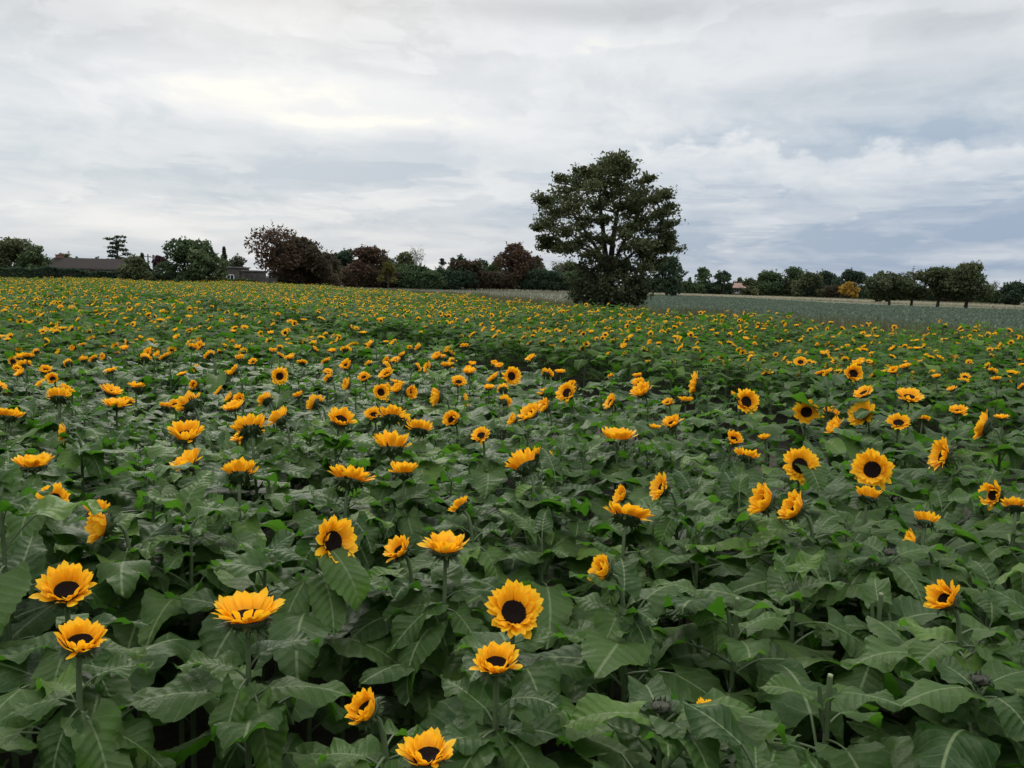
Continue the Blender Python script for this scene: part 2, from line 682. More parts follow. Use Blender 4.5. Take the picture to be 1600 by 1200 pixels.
def sunflower(hp, D, az, el, label, rg, near, closed=False, hmesh=None, tilt=False):
    cosa = math.cos(rad(az))
    if tilt and cosa > 0:             # the list gives the tilt as seen; the camera looks down on the bloom
        el = min(100, el + math.degrees(math.atan2(CAM_H - hp.z, hp.y)) * cosa)
    f = facing(hp.x, hp.y, az, el)
    off = Vector((f.x, f.y, 0)) * 0.11
    rootp = Vector((hp.x - off.x, hp.y - off.y, 0))
    root = empty('sunflower', rootp)
    tag(root, label, 'sunflower', 'sunflowers blooming across the field')
    pts = stem_points(rootp, hp, f, D, rg)
    link('stem', stem_mesh(pts, sides=8 if near else 5), root)
    H = pts[-4].z + 0.015
    if near:
        toward = math.atan2(-hp.y, -hp.x)
        add_leaves(root, pts, H, rg, 15, avoid=toward)
        for sgn in (-1, 1):           # the topmost leaves hang just under the bloom
            p = sample(pts, H - rg.uniform(0.015, 0.06))
            M = Matrix.Translation(p) @ Matrix.Rotation(toward + sgn * rg.uniform(0.25, 0.8), 4, 'Z') @ Matrix.Rotation(rg.uniform(0.35, 0.75), 4, 'Y') @ Matrix.Scale(rg.uniform(0.85, 1.2), 4)
            link('leaf', rg.choice(TOP_LEAVES), root, M)
    else:
        s = H / 1.0
        link('foliage', rg.choice(FOLIAGE_MID), root, Matrix.Rotation(rg.uniform(0, 6.28), 4, 'Z') @ Matrix.Diagonal((1.0, 1.0, s, 1)))
    back, pet, disc = hmesh or rg.choice(CLOSED if closed else HEADS)
    k = D / 2 / 0.86
    M = Matrix.Translation(hp - rootp) @ (frame_z(f, rg.uniform(0, 6.28)).to_4x4()) @ Matrix.Diagonal((k * rg.uniform(.93, 1.07), k * rg.uniform(.93, 1.07), k * rg.uniform(.8, 1.2), 1))
    h = link('flower_head', back, root, M)
    link('petals', pet, h)
    link('disc', disc, h)
    return root


def leafy_plant(x, y, H, label, rg, near, kind='leafy'):
    root = empty({'leafy': 'leafy_sunflower_plant', 'bud': 'budding_sunflower_plant', 'cut': 'cut_sunflower_plant'}[kind], (x, y, 0))
    tag(root, label, 'sunflower plant', 'sunflower plants without an open bloom')
    lean = Vector((rg.uniform(-0.04, 0.04), rg.uniform(-0.04, 0.04), 0))
    pts = [Vector((0, 0, -0.03 + (H + 0.03) * t)) + lean * t * t for t in (0, 0.25, 0.5, 0.75, 0.9, 1.0)]
    st = link('stem', stem_mesh(pts, 0.011, 0.0065 if kind == 'cut' else 0.005, 8), root)
    if near:
        add_leaves(root, pts, H, rg, 14, 0.28, 0.96 if kind != 'cut' else 0.93)
    else:
        link('foliage', rg.choice(FOLIAGE_MID), root, Matrix.Rotation(rg.uniform(0, 6.28), 4, 'Z') @ Matrix.Diagonal((1, 1, H, 1)))
    if kind == 'leafy':
        for k in range(3):          # the young top leaves
            M = Matrix.Translation(pts[-1] - Vector((0, 0, 0.02 * k))) @ Matrix.Rotation(k * 2.3 + rg.uniform(0, 6), 4, 'Z') @ Matrix.Rotation(-0.5, 4, 'Y') @ Matrix.Scale(rg.uniform(0.7, 1.0), 4)
            link('leaf', rg.choice(TOP_LEAVES), root, M)
    elif kind == 'bud':
        link('flower_bud', BUD, root, Matrix.Translation(pts[-1] + Vector((0, 0, 0.02))) @ Matrix.Rotation(rg.uniform(-0.4, 0.4), 4, 'X') @ Matrix.Scale(0.043, 4))
        for k in range(4):
            M = Matrix.Translation(pts[-1] - Vector((0, 0, 0.03))) @ Matrix.Rotation(k * 1.6 + rg.uniform(0, .6), 4, 'Z') @ Matrix.Scale(rg.uniform(0.9, 1.15), 4)
            link('leaf', rg.choice(TOP_LEAVES), root, M)
    elif kind == 'cut':
        b = Buf()
        tube(b, [pts[-1] - Vector((0, 0, .004)), pts[-1] + Vector((0.001, 0, 0.003)), pts[-1] + Vector((0.001, 0, 0.0031))], [0.0064, 0.0064, 0.0001], 8)
        link('cut_end', b.mesh('cut_end', [M_CUT]), root)
        b = Buf()
        q = pts[-2] - Vector((0, 0, 0.05))
        tube(b, [q, q + Vector((-0.015, 0, 0.05)), q + Vector((-0.025, 0, 0.12))], [0.006, 0.0055, 0.005], 6)
        link('side_stub', b.mesh('side_stub', [M_STEM]), root)
    return root


# ------------------------------------------------------------------ the blooms one can tell apart: px, py, diameter px, azimuth (0 = to the viewer, 90 = right), tilt, label
H_ = [
 (104, 923, 90, 0, 38, "large frontal sunflower with dark disc, directly above another large bloom, bottom left corner"),
 (125, 1005, 98, 14, 48, "large cup-shaped sunflower directly below another large bloom, bottom left corner"),
 (387, 964, 112, 8, 68, "wide sunflower tilted skyward with a narrow sliver of disc, lower left"),
 (520, 847, 84, 42, 6, "upright sunflower facing slightly right, part of its dark disc behind a leaf, left of centre"),
 (162, 820, 68, -78, 6, "sunflower seen edge-on facing left, above the stacked pair of large blooms"),
 (696, 858, 84, -32, 74, "flat golden sunflower tipped up to the left above the central pair of blooms"),
 (803, 957, 92, 2, 22, "large round sunflower with full dark disc, upper of the pair at bottom centre"),
 (775, 1039, 88, -6, 48, "large cupped sunflower, lower of the pair at bottom centre"),
 (572, 1110, 52, -62, 32, "small half-closed sunflower facing left, low between the leaves near the bottom edge"),
 (668, 1182, 100, -45, 60, "sunflower cut off by the bottom edge of the picture"),
 (944, 893, 52, -68, 18, "small ragged sunflower facing left, right of and above the central pair"),
 (1478, 937, 66, -50, 28, "sunflower with gappy petals standing alone at lower right beside an upright leaf"),
 (980, 808, 80, 165, 62, "sunflower turned away showing dark bracts, right of the centre"),
 (822, 728, 64, -140, 45, "drooping sunflower turned away to the left on a tall thick stem near the centre"),
 (846, 712, 38, 150, 60, "little sunflower tucked behind the drooping bloom on the tall thick stem"),
 (546, 750, 74, 155, 62, "sunflower turned away with drooping bracts, above the upright bloom left of centre"),
 (631, 738, 52, 0, 86, "flat sunflower seen level from its side, like a golden dish left of centre"),
 (375, 742, 64, 175, 56, "arched sunflower seen from behind, above the left lower leaves"),
 (53, 727, 68, 0, 80, "broad golden sunflower seen level from the side near the left edge"),
 (290, 681, 62, 4, 60, "cup-shaped sunflower with its near petals folded over the disc, left"),
 (295, 725, 56, -85, 58, "slanting sunflower side-on, directly below the cup-shaped bloom with folded petals"),
 (532, 657, 47, 22, 48, "round golden sunflower with orange-edged disc in the left middle of the field"),
 (84, 781, 50, -10, 25, "sunflower half hidden by a large pointed leaf near the left edge"),
 (150, 800, 40, 165, 60, "sunflower peeping over a pale leaf behind the edge-on left-facing bloom"),
 (965, 685, 70, 10, 82, "wide flat sunflower with one upright petal, right of centre"),
 (829, 648, 46, -62, 46, "plump sunflower slanting left and upward near the centre"),
 (803, 657, 26, -75, 25, "narrow sunflower just left of the plump slanting bloom near the centre"),
 (1004, 613, 40, -60, 50, "sunflower slanting left on a bent stem, below the lone tall tree"),
 (1034, 763, 50, -72, 20, "narrow sunflower facing left, above the bloom turned away right of centre"),
 (973, 775, 36, -72, 25, "slim sunflower in leaf shade just above the bloom turned away right of centre"),
 (720, 792, 44, -120, 42, "ragged sunflower turned half away among dark leaves near the centre"),
 (1197, 785, 62, -70, 22, "left one of two neighbouring sunflowers facing left, right half of the field"),
 (1244, 796, 62, -72, 26, "right one of two neighbouring sunflowers facing left, right half of the field"),
 (1363, 734, 60, -8, 8, "large upright sunflower with big oval dark disc in the right half of the field"),
 (1474, 712, 54, -68, 14, "oval sunflower facing left beside a hanging leaf, right of the big oval-disc bloom"),
 (1250, 728, 56, 0, 18, "sunflower crossed by a leaf midway, above the two left-facing neighbours"),
 (1260, 644, 39, 4, 8, "round sunflower facing the viewer squarely in the upper right of the near rows"),
 (1348, 648, 48, -42, 30, "sunflower split by a leaf, right of the squarely facing round bloom"),
 (1404, 661, 34, 0, 40, "small sunflower with disc half hidden, above the big oval-disc bloom"),
 (1166, 628, 44, 30, 12, "dishevelled upright sunflower left of the squarely facing round bloom"),
 (1540, 667, 52, -100, 10, "narrow side-on sunflower hanging at the far right edge rows"),
 (1553, 773, 46, -48, 5, "shaded sunflower with curled petals and dark disc near the right edge"),
 (1356, 777, 48, 170, 68, "flat sunflower seen from behind, directly below the big oval-disc bloom"),
 (1588, 793, 44, 180, 58, "arched sunflower cut by the right edge of the picture"),
 (1428, 850, 36, -85, 8, "thin orange sunflower edge-on in deep leaf shade, lower right"),
 (1447, 815, 26, 170, 62, "tiny burst of petals above the thin edge-on bloom, lower right"),
 (1166, 714, 40, 160, 62, "spiky sunflower turned away, left of the bloom crossed by a leaf"),
 (1051, 662, 34, -50, 52, "small sunflower slanting left, right of the wide flat bloom with upright petal"),
 (752, 681, 28, -25, 40, "small sunflower with a tiny gap of disc, above the ragged half-turned bloom"),
 (612, 652, 52, 178, 60, "arched dark-backed sunflower seen from behind, right of the orange-edged disc bloom"),
 (656, 672, 50, 170, 64, "arched sunflower from behind with a leaf across it, above the level golden dish"),
 (612, 699, 68, 175, 72, "long flat sunflower from behind with spiky petals, above the level golden dish"),
 (437, 588, 27, 0, 2, "small round sunflower facing squarely forward with black disc, left middle distance"),
 (799, 588, 30, 26, 8, "small bright sunflower with slanted disc on a dark stem, centre middle distance"),
 (886, 614, 36, -34, 22, "sunflower pair of petals and disc facing left, beneath the tall lone tree's left edge"),
 (595, 613, 27, 18, 8, "little sunflower facing slightly right, left of the pointed narrow one"),
 (639, 613, 27, 50, 5, "pointed narrow sunflower with brown disc turned right in the middle distance"),
 (685, 620, 34, -80, 4, "thin side-on sunflower upright like a comb in the middle distance"),
 (391, 671, 56, -165, 50, "large arched sunflower turned away, left middle, with another bloom below it"),
 (378, 684, 34, -70, 60, "small sunflower below the large arched one turned away"),
 (297, 632, 44, -130, 32, "sunflower leaning left seen half from behind, left middle distance"),
 (182, 634, 44, -10, 78, "flat sunflower below another slanting one, left middle distance"),
 (173, 613, 36, 60, 62, "slanting sunflower just above a flat one, left middle distance"),
 (92, 622, 42, 178, 60, "arched dark-backed sunflower from behind near the left edge, middle distance"),
 (365, 637, 38, -60, 70, "flat slanting sunflower in the left middle distance"),
 (491, 630, 32, -100, 18, "tall slim side-on sunflower above the orange-edged disc bloom"),
 (439, 655, 42, -120, 45, "slanting sunflower half from behind, left of the orange-edged disc bloom"),
 (102, 676, 32, -88, 6, "slim upright edge-on sunflower, above the broad golden bloom by the left edge"),
 (14, 651, 46, 150, 70, "flat sunflower cut by the left edge of the picture"),
 (1089, 600, 40, -96, 6, "tall slim edge-on sunflower right below the lone tall tree"),
 (543, 601, 23, -70, 15, "small oval sunflower facing left in the centre-left middle distance"),
 (1421, 621, 40, 6, 58, "shallow cup sunflower with dark disc beside a smaller bloom, right middle distance"),
 (1307, 668, 36, -75, 30, "slanting side-on sunflower between the round frontal and leaf-split blooms"),
 (1146, 687, 30, 20, 35, "shaded sunflower with half a disc, above the spiky bloom turned away"),
 (1115, 1126, 58, 20, 66, "orange sunflower sheltering beneath a broad leaf at the bottom right"),
 (625, 860, 34, -60, 40, "dim little sunflower hidden in leaves, left of the flat golden bloom"),
 (1333, 584, 32, 15, 20, "double-looking sunflower cluster bloom in the right middle distance"),
 (1350, 615, 32, -50, 50, "small golden sunflower above the one split by a leaf"),
 (1497, 643, 26, 0, 60, "small flat sunflower left of the narrow one hanging by the right edge"),
]
R0 = random.Random(77)
HEAD_Z = 1.06
heads, occupied = [], []
for i, (px, py, dpx, az, el, lab) in enumerate(H_):
    z = HEAD_Z + R0.uniform(-0.03, 0.05)
    if py > 1090:
        z = 0.98
    if i in (74, 44, 75, 29):      # blooms low among the leaves
        z -= 0.03 if i == 74 else 0.07
    p = at_z(px, py, z)
    d = (p - Vector((0, 0, CAM_H))).length
    D = max(0.10, min(0.21, dpx * p.y / F_PX * 0.98))
    heads.append([p, D, az, el, lab, i == 8])
    occupied.append((p.x, p.y))

# ------------------------------------------------------------------ the field's outline (metres) and its wheel track
EDGE = [(60, -12), (25, 5), (16, 14), (11.5, 18.7), (7.6, 20.5), (6.0, 25), (3.3, 29.5), (-1.6, 41), (-10, 65), (-19, 79), (-20, 92),
        (-30, 97), (-38, 100), (-46, 88), (-52, 80), (-90, 72), (-130, 30), (-130, -12)]
EX, EY = np.array([e[0] for e in EDGE]), np.array([e[1] for e in EDGE])


def inside(x, y):
    x, y = np.asarray(x, float), np.asarray(y, float)
    c = np.zeros(x.shape, bool)
    n = len(EX)
    for i in range(n):
        j = (i - 1) % n
        hit = ((EY[i] > y) != (EY[j] > y))
        with np.errstate(divide='ignore', invalid='ignore'):
            xx = (EX[j] - EX[i]) * (y - EY[i]) / (EY[j] - EY[i]) + EX[i]
        c ^= hit & (x < xx)
    return c


def seg_dist(x, y, a, b):
    ax, ay = a
    bx, by = b
    t = np.clip(((x - ax) * (bx - ax) + (y - ay) * (by - ay)) / ((bx - ax) ** 2 + (by - ay) ** 2), 0, 1)
    return np.hypot(x - ax - t * (bx - ax), y - ay - t * (by - ay))


TRACKS = [((3.6, 7.2), (1.25, 10.2)), ((1.25, 10.2), (-3.6, 17.2)), ((-3.6, 17.2), (-13, 30))]
PATCH = [(-3.0, 15.5, 1.6), (-6.0, 19.0, 1.8), (2.2, 11.3, 0.9)]


def in_gap(x, y):
    g = np.zeros(np.shape(x), bool)
    for a, b in TRACKS:
        g |= seg_dist(x, y, a, b) < 1.2
    return g


# rows of plants
DIRV = np.array((-0.57, 0.82))
PERP = np.array((0.82, 0.57))


def row_points(step, gap, umin, umax, vmin, vmax, rg):
    u = np.arange(umin, umax, step)
    v = np.arange(vmin, vmax, gap)
    U, Vv = np.meshgrid(u, v)
    U = U + rg.normal(0, step * 0.30, U.shape)
    Vv = Vv + rg.normal(0, gap * 0.16, Vv.shape)
    X = U * DIRV[0] + Vv * PERP[0]
    Y = U * DIRV[1] + Vv * PERP[1]
    return X.ravel(), Y.ravel()


PX_, PY_ = row_points(0.34, 0.52, -60, 170, -110, 70, rng)
keep = inside(PX_, PY_) & ~in_gap(PX_, PY_)
PX_, PY_ = PX_[keep], PY_[keep]
DIST = np.hypot(PX_, PY_)
infr = (PY_ > 0.6) & (np.abs(PX_) < PY_ * 0.645 + 0.35)
near_wide = (np.abs(PX_) < PY_ * 0.75 + 4.0) & (PY_ > -1.5)
PX_, PY_, DIST, infr = PX_[near_wide], PY_[near_wide], DIST[near_wide], infr[near_wide]

# ------------------------------------------------------------------ leafy plants without a bloom, close to the camera
NICKS = [(0, "the stacked pair of large left blooms"), (2, "the wide skyward lower-left bloom"), (3, "the upright bloom left of centre"),
         (4, "the edge-on left-facing bloom"), (5, "the flat golden central bloom"), (6, "the large central pair of blooms"),
         (8, "the small half-closed bloom"), (10, "the small ragged left-facing bloom"), (11, "the lone gappy lower-right bloom"),
         (12, "the turned-away bloom right of centre"), (13, "the drooping bloom on a tall stem"), (33, "the big oval-disc bloom"),
         (31, "the two neighbouring left-facing blooms"), (41, "the shaded bloom near the right edge"), (18, "the broad golden left-edge bloom"),
         (19, "the cup-shaped bloom with folded petals"), (24, "the wide flat bloom with upright petal"), (74, "the orange bloom under a leaf"),
         (36, "the round squarely facing bloom"), (21, "the orange-edged disc bloom"), (25, "the plump slanting central bloom")]
ORD = ["", "second ", "third ", "fourth ", "fifth ", "sixth ", "seventh ", "eighth ", "ninth ", "tenth ", "eleventh ", "twelfth "]


def name_orders(items, text):
    """items: [(class key, depth, index)] -> label by index, nearest first within each look-alike class"""
    by, out = {}, {}
    for key, d, i in items:
        by.setdefault(key, []).append((d, i))
    for key, v in by.items():
        v.sort()
        for k, (d, i) in enumerate(v):
            pre = "" if len(v) == 1 else (ORD[min(k, 11)] + "nearest ")
            out[i] = pre + text(key)
    return out


leafy, specials = [], [
    (1300, 1055, 0.98, 'cut', "cut sunflower stem with a pale forked stub and broad drooping leaves, bottom right"),
    (1152, 935, 1.0, 'cut', "cut sunflower stem beside a withered curled leaf, right of the ragged left-facing bloom"),
    (1376, 925, 0.99, 'cut', "split cut sunflower stem left of the lone gappy lower-right bloom"),
    (1035, 1128, 0.99, 'bud', "sunflower plant with dark unopened bud ringed by pale leaves, bottom centre right"),
    (1385, 868, 0.99, 'bud', "sunflower plant with small dark bud among broad leaves, above the split cut stem"),
    (1530, 1085, 0.98, 'bud', "sunflower plant with bristly dark bud at the bottom right corner"),
    (4, 775, 1.22, 'leafy', "tall leggy sunflower plant without a bloom standing at the left edge"),
    (1296, 610, 1.2, 'leafy', "tall flowerless sunflower plant rising above the others in the right middle distance"),
]
for px, py, z, kind, lab in specials:
    p = at_z(px, py, z)
    occupied.append((p.x, p.y))
occ = np.array(occupied)
order = np.argsort(DIST)
N_IND = 300 - len(heads) - len(specials)
NEAR_R = 5.2
auto_bloom, auto_leaf, used = [], [], np.zeros(len(PX_), bool)
RA = random.Random(31)
for i in order:
    if len(auto_bloom) + len(auto_leaf) >= N_IND:
        break
    x, y = PX_[i], PY_[i]
    if y < 0.95 and abs(x) < 1.2:
        used[i] = True                      # where the photographer stands
        continue
    if not infr[i]:
        continue
    if occ.size and np.min(np.hypot(occ[:, 0] - x, occ[:, 1] - y)) < (0.19 if y < 5 else 0.26):
        used[i] = True
        continue
    occ = np.vstack([occ, (x, y)])
    used[i] = True
    if y < NEAR_R:
        auto_leaf.append((x, y))
    else:
        auto_bloom.append((x, y)) if RA.random() < 0.90 else auto_leaf.append((x, y))
R_IND = math.hypot(x, y)

# labels for those
COLS = [(75, "leafy trees at the left edge"), (165, "brown-roofed bungalow"), (215, "dark pine"), (340, "dark green dome tree"), (480, "big copper-brown tree"),
        (620, "reddish round tree"), (760, "twiggy grey tree"), (850, "tall copper tree"), (1060, "tall lone tree"), (1220, "red-roofed house"),
        (1310, "green row of far trees"), (1360, "yellow autumn tree"), (1450, "first two row trees"), (1545, "last two row trees"), (9999, "dark round tree at the right edge")]


def column(px):
    for lim, nm in COLS:
        if px < lim:
            return nm


def face_word(az, el):
    a = (az + 180) % 360 - 180
    if el > 60:
        return "facing up"
    if abs(a) < 40:
        return "facing forward"
    if abs(a) > 135:
        return "seen from behind"
    return "facing left" if a < 0 else "facing right"


bl = []
for (x, y) in auto_bloom:
    u = RA.random()
    if u < 0.52:
        az = RA.gauss(-65, 30)
    elif u < 0.60:
        az = RA.gauss(-5, 25)
    else:
        az = RA.uniform(90, 270)
    el = max(0, min(84, RA.gauss(52, 22)))
    bl.append((x, y, az, el, HEAD_Z + RA.uniform(-0.15, 0.05), RA.uniform(0.095, 0.145)))
items = []
for i, (x, y, az, el, z, D) in enumerate(bl):
    pr = project((x, y, z))
    items.append(((face_word(az, el), column(pr[0])), y, i))
bl_lab = name_orders(items, lambda k: "sunflower %s, straight below the %s" % k)
items = []
for i, (x, y) in enumerate(auto_leaf):
    pr = project((x, y, 0.98))
    j, nick = min(NICKS, key=lambda n: math.hypot(H_[n[0]][0] - pr[0], 1.5 * (H_[n[0]][1] - pr[1])))
    dx, dy = pr[0] - H_[j][0], pr[1] - H_[j][1]
    rel = ("right of" if dx > 0 else "left of") if abs(dx) > abs(dy) else ("in front of" if dy > 0 else "behind")
    items.append(((rel, nick), y, i))
lf_lab = name_orders(items, lambda k: "leafy flowerless plant %s %s" % k)

for i, (p, D, az, el, lab, closed) in enumerate(heads):
    rg = random.Random(500 + i)
    hm = {0: HEADS[2], 1: HEADS[4], 2: HEADS[1], 3: HEADS[0], 6: HEADS[1], 7: HEADS[4], 19: HEADS[4], 33: HEADS[6], 36: HEADS[0]}.get(i)
    ro = sunflower(p, D, az, el, lab, rg, p.y < 5.6, closed, hm, True)
    if i in (3, 22, 35, 37):          # one of its own leaves stands up across the bloom
        tw = math.atan2(-p.y, -p.x)
        a, sc_, dz = {3: (0.62, .95, .03), 22: (-0.5, .95, .03), 35: (0.35, .8, .03), 37: (-0.3, .8, .03)}[i]
        link('leaf', BIG_LEAVES[(5 * i) % len(BIG_LEAVES)], ro, Matrix.Translation(Vector((0, 0, p.z - dz))) @ Matrix.Rotation(tw + a, 4, 'Z') @ Matrix.Rotation(0.15, 4, 'Y') @ Matrix.Scale(sc_, 4))
for i, (x, y, az, el, z, D) in enumerate(bl):
    sunflower(Vector((x, y, z)), D, az, el, bl_lab[i], random.Random(900 + i), False, i % 9 == 4)
for i, (x, y) in enumerate(auto_leaf):
    rg = random.Random(1300 + i)
    leafy_plant(x, y, rg.uniform(0.90, 1.03), lf_lab[i], rg, y < 5.6)
for i, (px, py, z, kind, lab) in enumerate(specials):
    p = at_z(px, py, z)
    leafy_plant(p.x, p.y, z, lab, random.Random(1700 + i), True, kind)

# ------------------------------------------------------------------ the rest of the field, past the three hundred that show largest: one object
def head_lod(rg, nA, nB, rows, cols, disc_sides, az_cup, wf):
    b = Buf()
    petals_into(b, rg, nA, nB, rows, cols, az_cup, mi=2, wfac=wf)
    lathe(b, [(0.40, 0.02), (0.30, 0.06), (0.0, 0.04)], disc_sides, mi=3)
    lathe(b, [(0.52, 0.0), (0.36, -0.2), (0.06, -0.4)], disc_sides, mi=4)
    return b.arrays()


def plant_lod(seed, n, nu, nv):
    b = foliage_variant(seed, n, nu, nv)
    tube(b, [(0, 0, 0.25), (0, 0, 0.97)], [0.011, 0.008], 3, mi=1)
    return b.arrays()


L1 = [plant_lod(400 + i, 12, 4, 5) for i in range(10)]
L2 = [plant_lod(430 + i, 9, 2, 3) for i in range(10)]
K1 = [head_lod(random.Random(450 + i), 17, 9, 3, 2, 8, c, 1.15) for i, c in enumerate((0.6, 0.75, 0.9, 0.7))]
K2 = [head_lod(random.Random(460 + i), 11, 0, 2, 1, 5, c, 1.9) for i, c in enumerate((0.6, 0.8))]


def stamp(buf, tmpl, R, T, rr):
    """R: m x 3 x 3, T: m x 3"""
    V, Q, UV, Rn, K, MI = tmpl
    m, n = len(R), len(V)
    if m == 0:
        return
    W = np.einsum('mij,nj->mni', R, V) + T[:, None, :]
    QQ = (Q[None] + (np.arange(m) * n)[:, None, None]).reshape(-1, 4)
    buf.add(W.reshape(-1, 3), QQ, np.tile(UV, (m, 1)), ((Rn[None] + rr[:, None]) % 1.0).ravel(), 0.0, np.tile(MI, m))


def rotz(a):
    c, s = np.cos(a), np.sin(a)
    M = np.zeros((len(a), 3, 3))
    M[:, 0, 0], M[:, 0, 1], M[:, 1, 0], M[:, 1, 1], M[:, 2, 2] = c, -s, s, c, 1
    return M


def undulate(x, y):
    return 0.07 * np.sin(x * 0.42 + y * 0.23) + 0.05 * np.sin(x * 0.9 - y * 0.55 + 1.3) + 0.05 * np.sin(x * .17 + 2.0) * np.sin(y * .33)


mass = Buf()
rest = ~used & ~((PY_ < 0.95) & (np.abs(PX_) < 1.2))
X, Y, DD = PX_[rest], PY_[rest], DIST[rest]
# thin the far rows a little: plants there hide one another
thin = rng.random(len(X)) < np.where(DD > 45, 0.62, 1.0)
X, Y, DD = X[thin], Y[thin], DD[thin]
for which, LT, KT in ((DD < 21, L1, K1), (DD >= 21, L2, K2)):
    xs, ys, ds = X[which], Y[which], DD[which]
    m = len(xs)
    pick = rng.integers(0, len(LT), m)
    H = 0.97 + undulate(xs, ys) + rng.normal(0, 0.065, m)
    az = rng.uniform(0, 6.283, m)
    sc = rng.uniform(0.92, 1.15, m) * np.where(ds > 21, 1.12, 1.0)
    for k in range(len(LT)):
        s = pick == k
        R = rotz(az[s]) * np.stack([sc[s], sc[s], H[s]], -1)[:, None, :]
        stamp(mass, LT[k], R, np.stack([xs[s], ys[s], np.zeros(s.sum())], -1), rng.random(s.sum()))
    # blooms
    has = rng.random(m) < np.where(ds > 21, 0.92, 0.84)
    xs, ys, H = xs[has], ys[has], H[has]
    m = len(xs)
    u = rng.random(m)
    a = np.where(u < 0.50, rng.normal(-60, 38, m), np.where(u < 0.58, rng.normal(0, 28, m), rng.uniform(90, 270, m)))
    el = np.clip(rng.normal(50, 22, m), 0, 86)
    pick = rng.integers(0, len(KT), m)
    D = rng.uniform(0.095, 0.15, m)
    lift = rng.uniform(-0.08, 0.08, m)
    Rm = np.zeros((m, 3, 3))
    T = np.zeros((m, 3))
    for i in range(m):
        n = math.hypot(xs[i], ys[i])
        c = (-xs[i] / n, -ys[i] / n)
        ca, sa = math.cos(rad(a[i])), math.sin(rad(a[i]))
        hx, hy = c[0] * ca - c[1] * sa, c[1] * ca + c[0] * sa
        ce, se = math.cos(rad(el[i])), math.sin(rad(el[i]))
        z = np.array((hx * ce, hy * ce, se))
        xax = np.array((-hy, hx, 0.0))
        yax = np.cross(z, xax)
        Rm[i] = np.stack([xax, yax, z], 1) * (D[i] / 2 / 0.93)
        T[i] = (xs[i] + hx * 0.08, ys[i] + hy * 0.08, H[i] + lift[i])
    for k in range(len(KT)):
        s = pick == k
        stamp(mass, KT[k], Rm[s], T[s], rng.random(s.sum()))
o = link('distant_sunflowers', mass.mesh('distant_sunflowers', [M_LEAF_FAR, M_STEM, M_PETAL, M_DISC, M_BRACT]))
tag(o, 'dense mass of small sunflowers filling the field up to the trees', 'sunflowers', kind='stuff')

# ------------------------------------------------------------------ ground
def sheet(name, pts, z, mat, sub=1):
    me = bpy.data.meshes.new(name)
    me.from_pydata([(p[0], p[1], z) for p in pts], [], [list(range(len(pts)))])
    me.materials.append(mat)
    ob = link(name, me)
    return tag(ob, kind='structure')


M_GROUND = mat_noise('verge_ground', (0.055, 0.062, 0.030), (0.105, 0.105, 0.062), 0.9, c3=(0.085, 0.085, 0.058), scale3=0.12, bump=0.5, bd=0.05)
M_SOIL = mat_noise('field_soil', (0.018, 0.014, 0.010), (0.045, 0.036, 0.026), 6.0, bump=0.6, bd=0.03)
M_CABSOIL = mat_noise('brassica_soil', (0.060, 0.066, 0.045), (0.10, 0.098, 0.072), 1.4, bump=0.5, bd=0.04)
M_PALE = mat_noise('pale_stubble', (0.125, 0.13, 0.095), (0.20, 0.195, 0.145), 0.7, c3=(0.10, 0.115, 0.08), scale3=0.08, bump=0.5, bd=0.04)
M_TRACK = mat_noise('farm_track', (0.30, 0.28, 0.20), (0.44, 0.41, 0.30), 0.8, bump=0.4, bd=0.03)
sheet('ground', [(-2500, -600), (2500, -600), (2500, 3500), (-2500, 3500)], 0.0, M_GROUND)
sheet('sunflower_field_soil', list(reversed(EDGE)) if False else EDGE, 0.004, M_SOIL)
CAB = [(13, 22), (30, 12), (70, 10), (110, 60), (78, 98), (56, 101), (44, 112), (40, 150), (22, 166), (16, 160), (8, 60), (6, 37)]
sheet('brassica_field_soil', CAB, 0.004, M_CABSOIL)
STUB = [(5.6, 37), (7.6, 60), (15.4, 160), (15, 164), (-14, 165), (-46, 178), (-30, 120), (-17, 90), (-8, 67), (0.2, 42)]
sheet('stubble_field', STUB, 0.006, M_PALE)
TR = [(-60, 188), (-13, 169), (33, 174), (49, 158), (61, 138), (76, 116), (120, 80)]
tv = [(x, y - 1) for x, y in TR] + [(x + 4.0, y + 20) for x, y in reversed(TR)]
sheet('farm_track', tv, 0.010, M_TRACK)

# ------------------------------------------------------------------ low growing stuff: grass, weeds, brassicas
def mat_blade(name, c1, c2, c3):
    m, t = new_mat(name)
    g = NT(t)
    r = g.attr('rnd')
    col = g.mix(g.ramp(r, 0.0, 0.6), c1, c2)
    col = g.mix(g.ramp(r, 0.75, 1.0), col, c3)
    g.out(g.mixsh(0.3, g.principled(col, 0.8, 0.1), g.trans(c2)))
    return m


def blades(buf, xs, ys, h, w, lean, rg, mi=0):
    m = len(xs)
    a = rg.uniform(0, 6.283, m)
    la = rg.uniform(0, 6.283, m)
    hh = h * rg.uniform(0.5, 1.25, m)
    ww = w * rg.uniform(0.6, 1.4, m)
    l = lean * rg.uniform(0.1, 1.0, m) * hh
    bx, by = np.cos(a) * ww / 2, np.sin(a) * ww / 2
    tx, ty = xs + np.cos(la) * l, ys + np.sin(la) * l
    z0 = np.zeros(m)
    V = np.stack([np.stack([xs - bx, ys - by, z0], -1), np.stack([xs + bx, ys + by, z0], -1),
                  np.stack([tx + bx * .35, ty + by * .35, hh], -1), np.stack([tx - bx * .35, ty - by * .35, hh], -1)], 1)
    Q = np.arange(4 * m).reshape(m, 4)
    buf.add(V.reshape(-1, 3), Q, r=np.repeat(rg.random(m), 4), mi=mi)


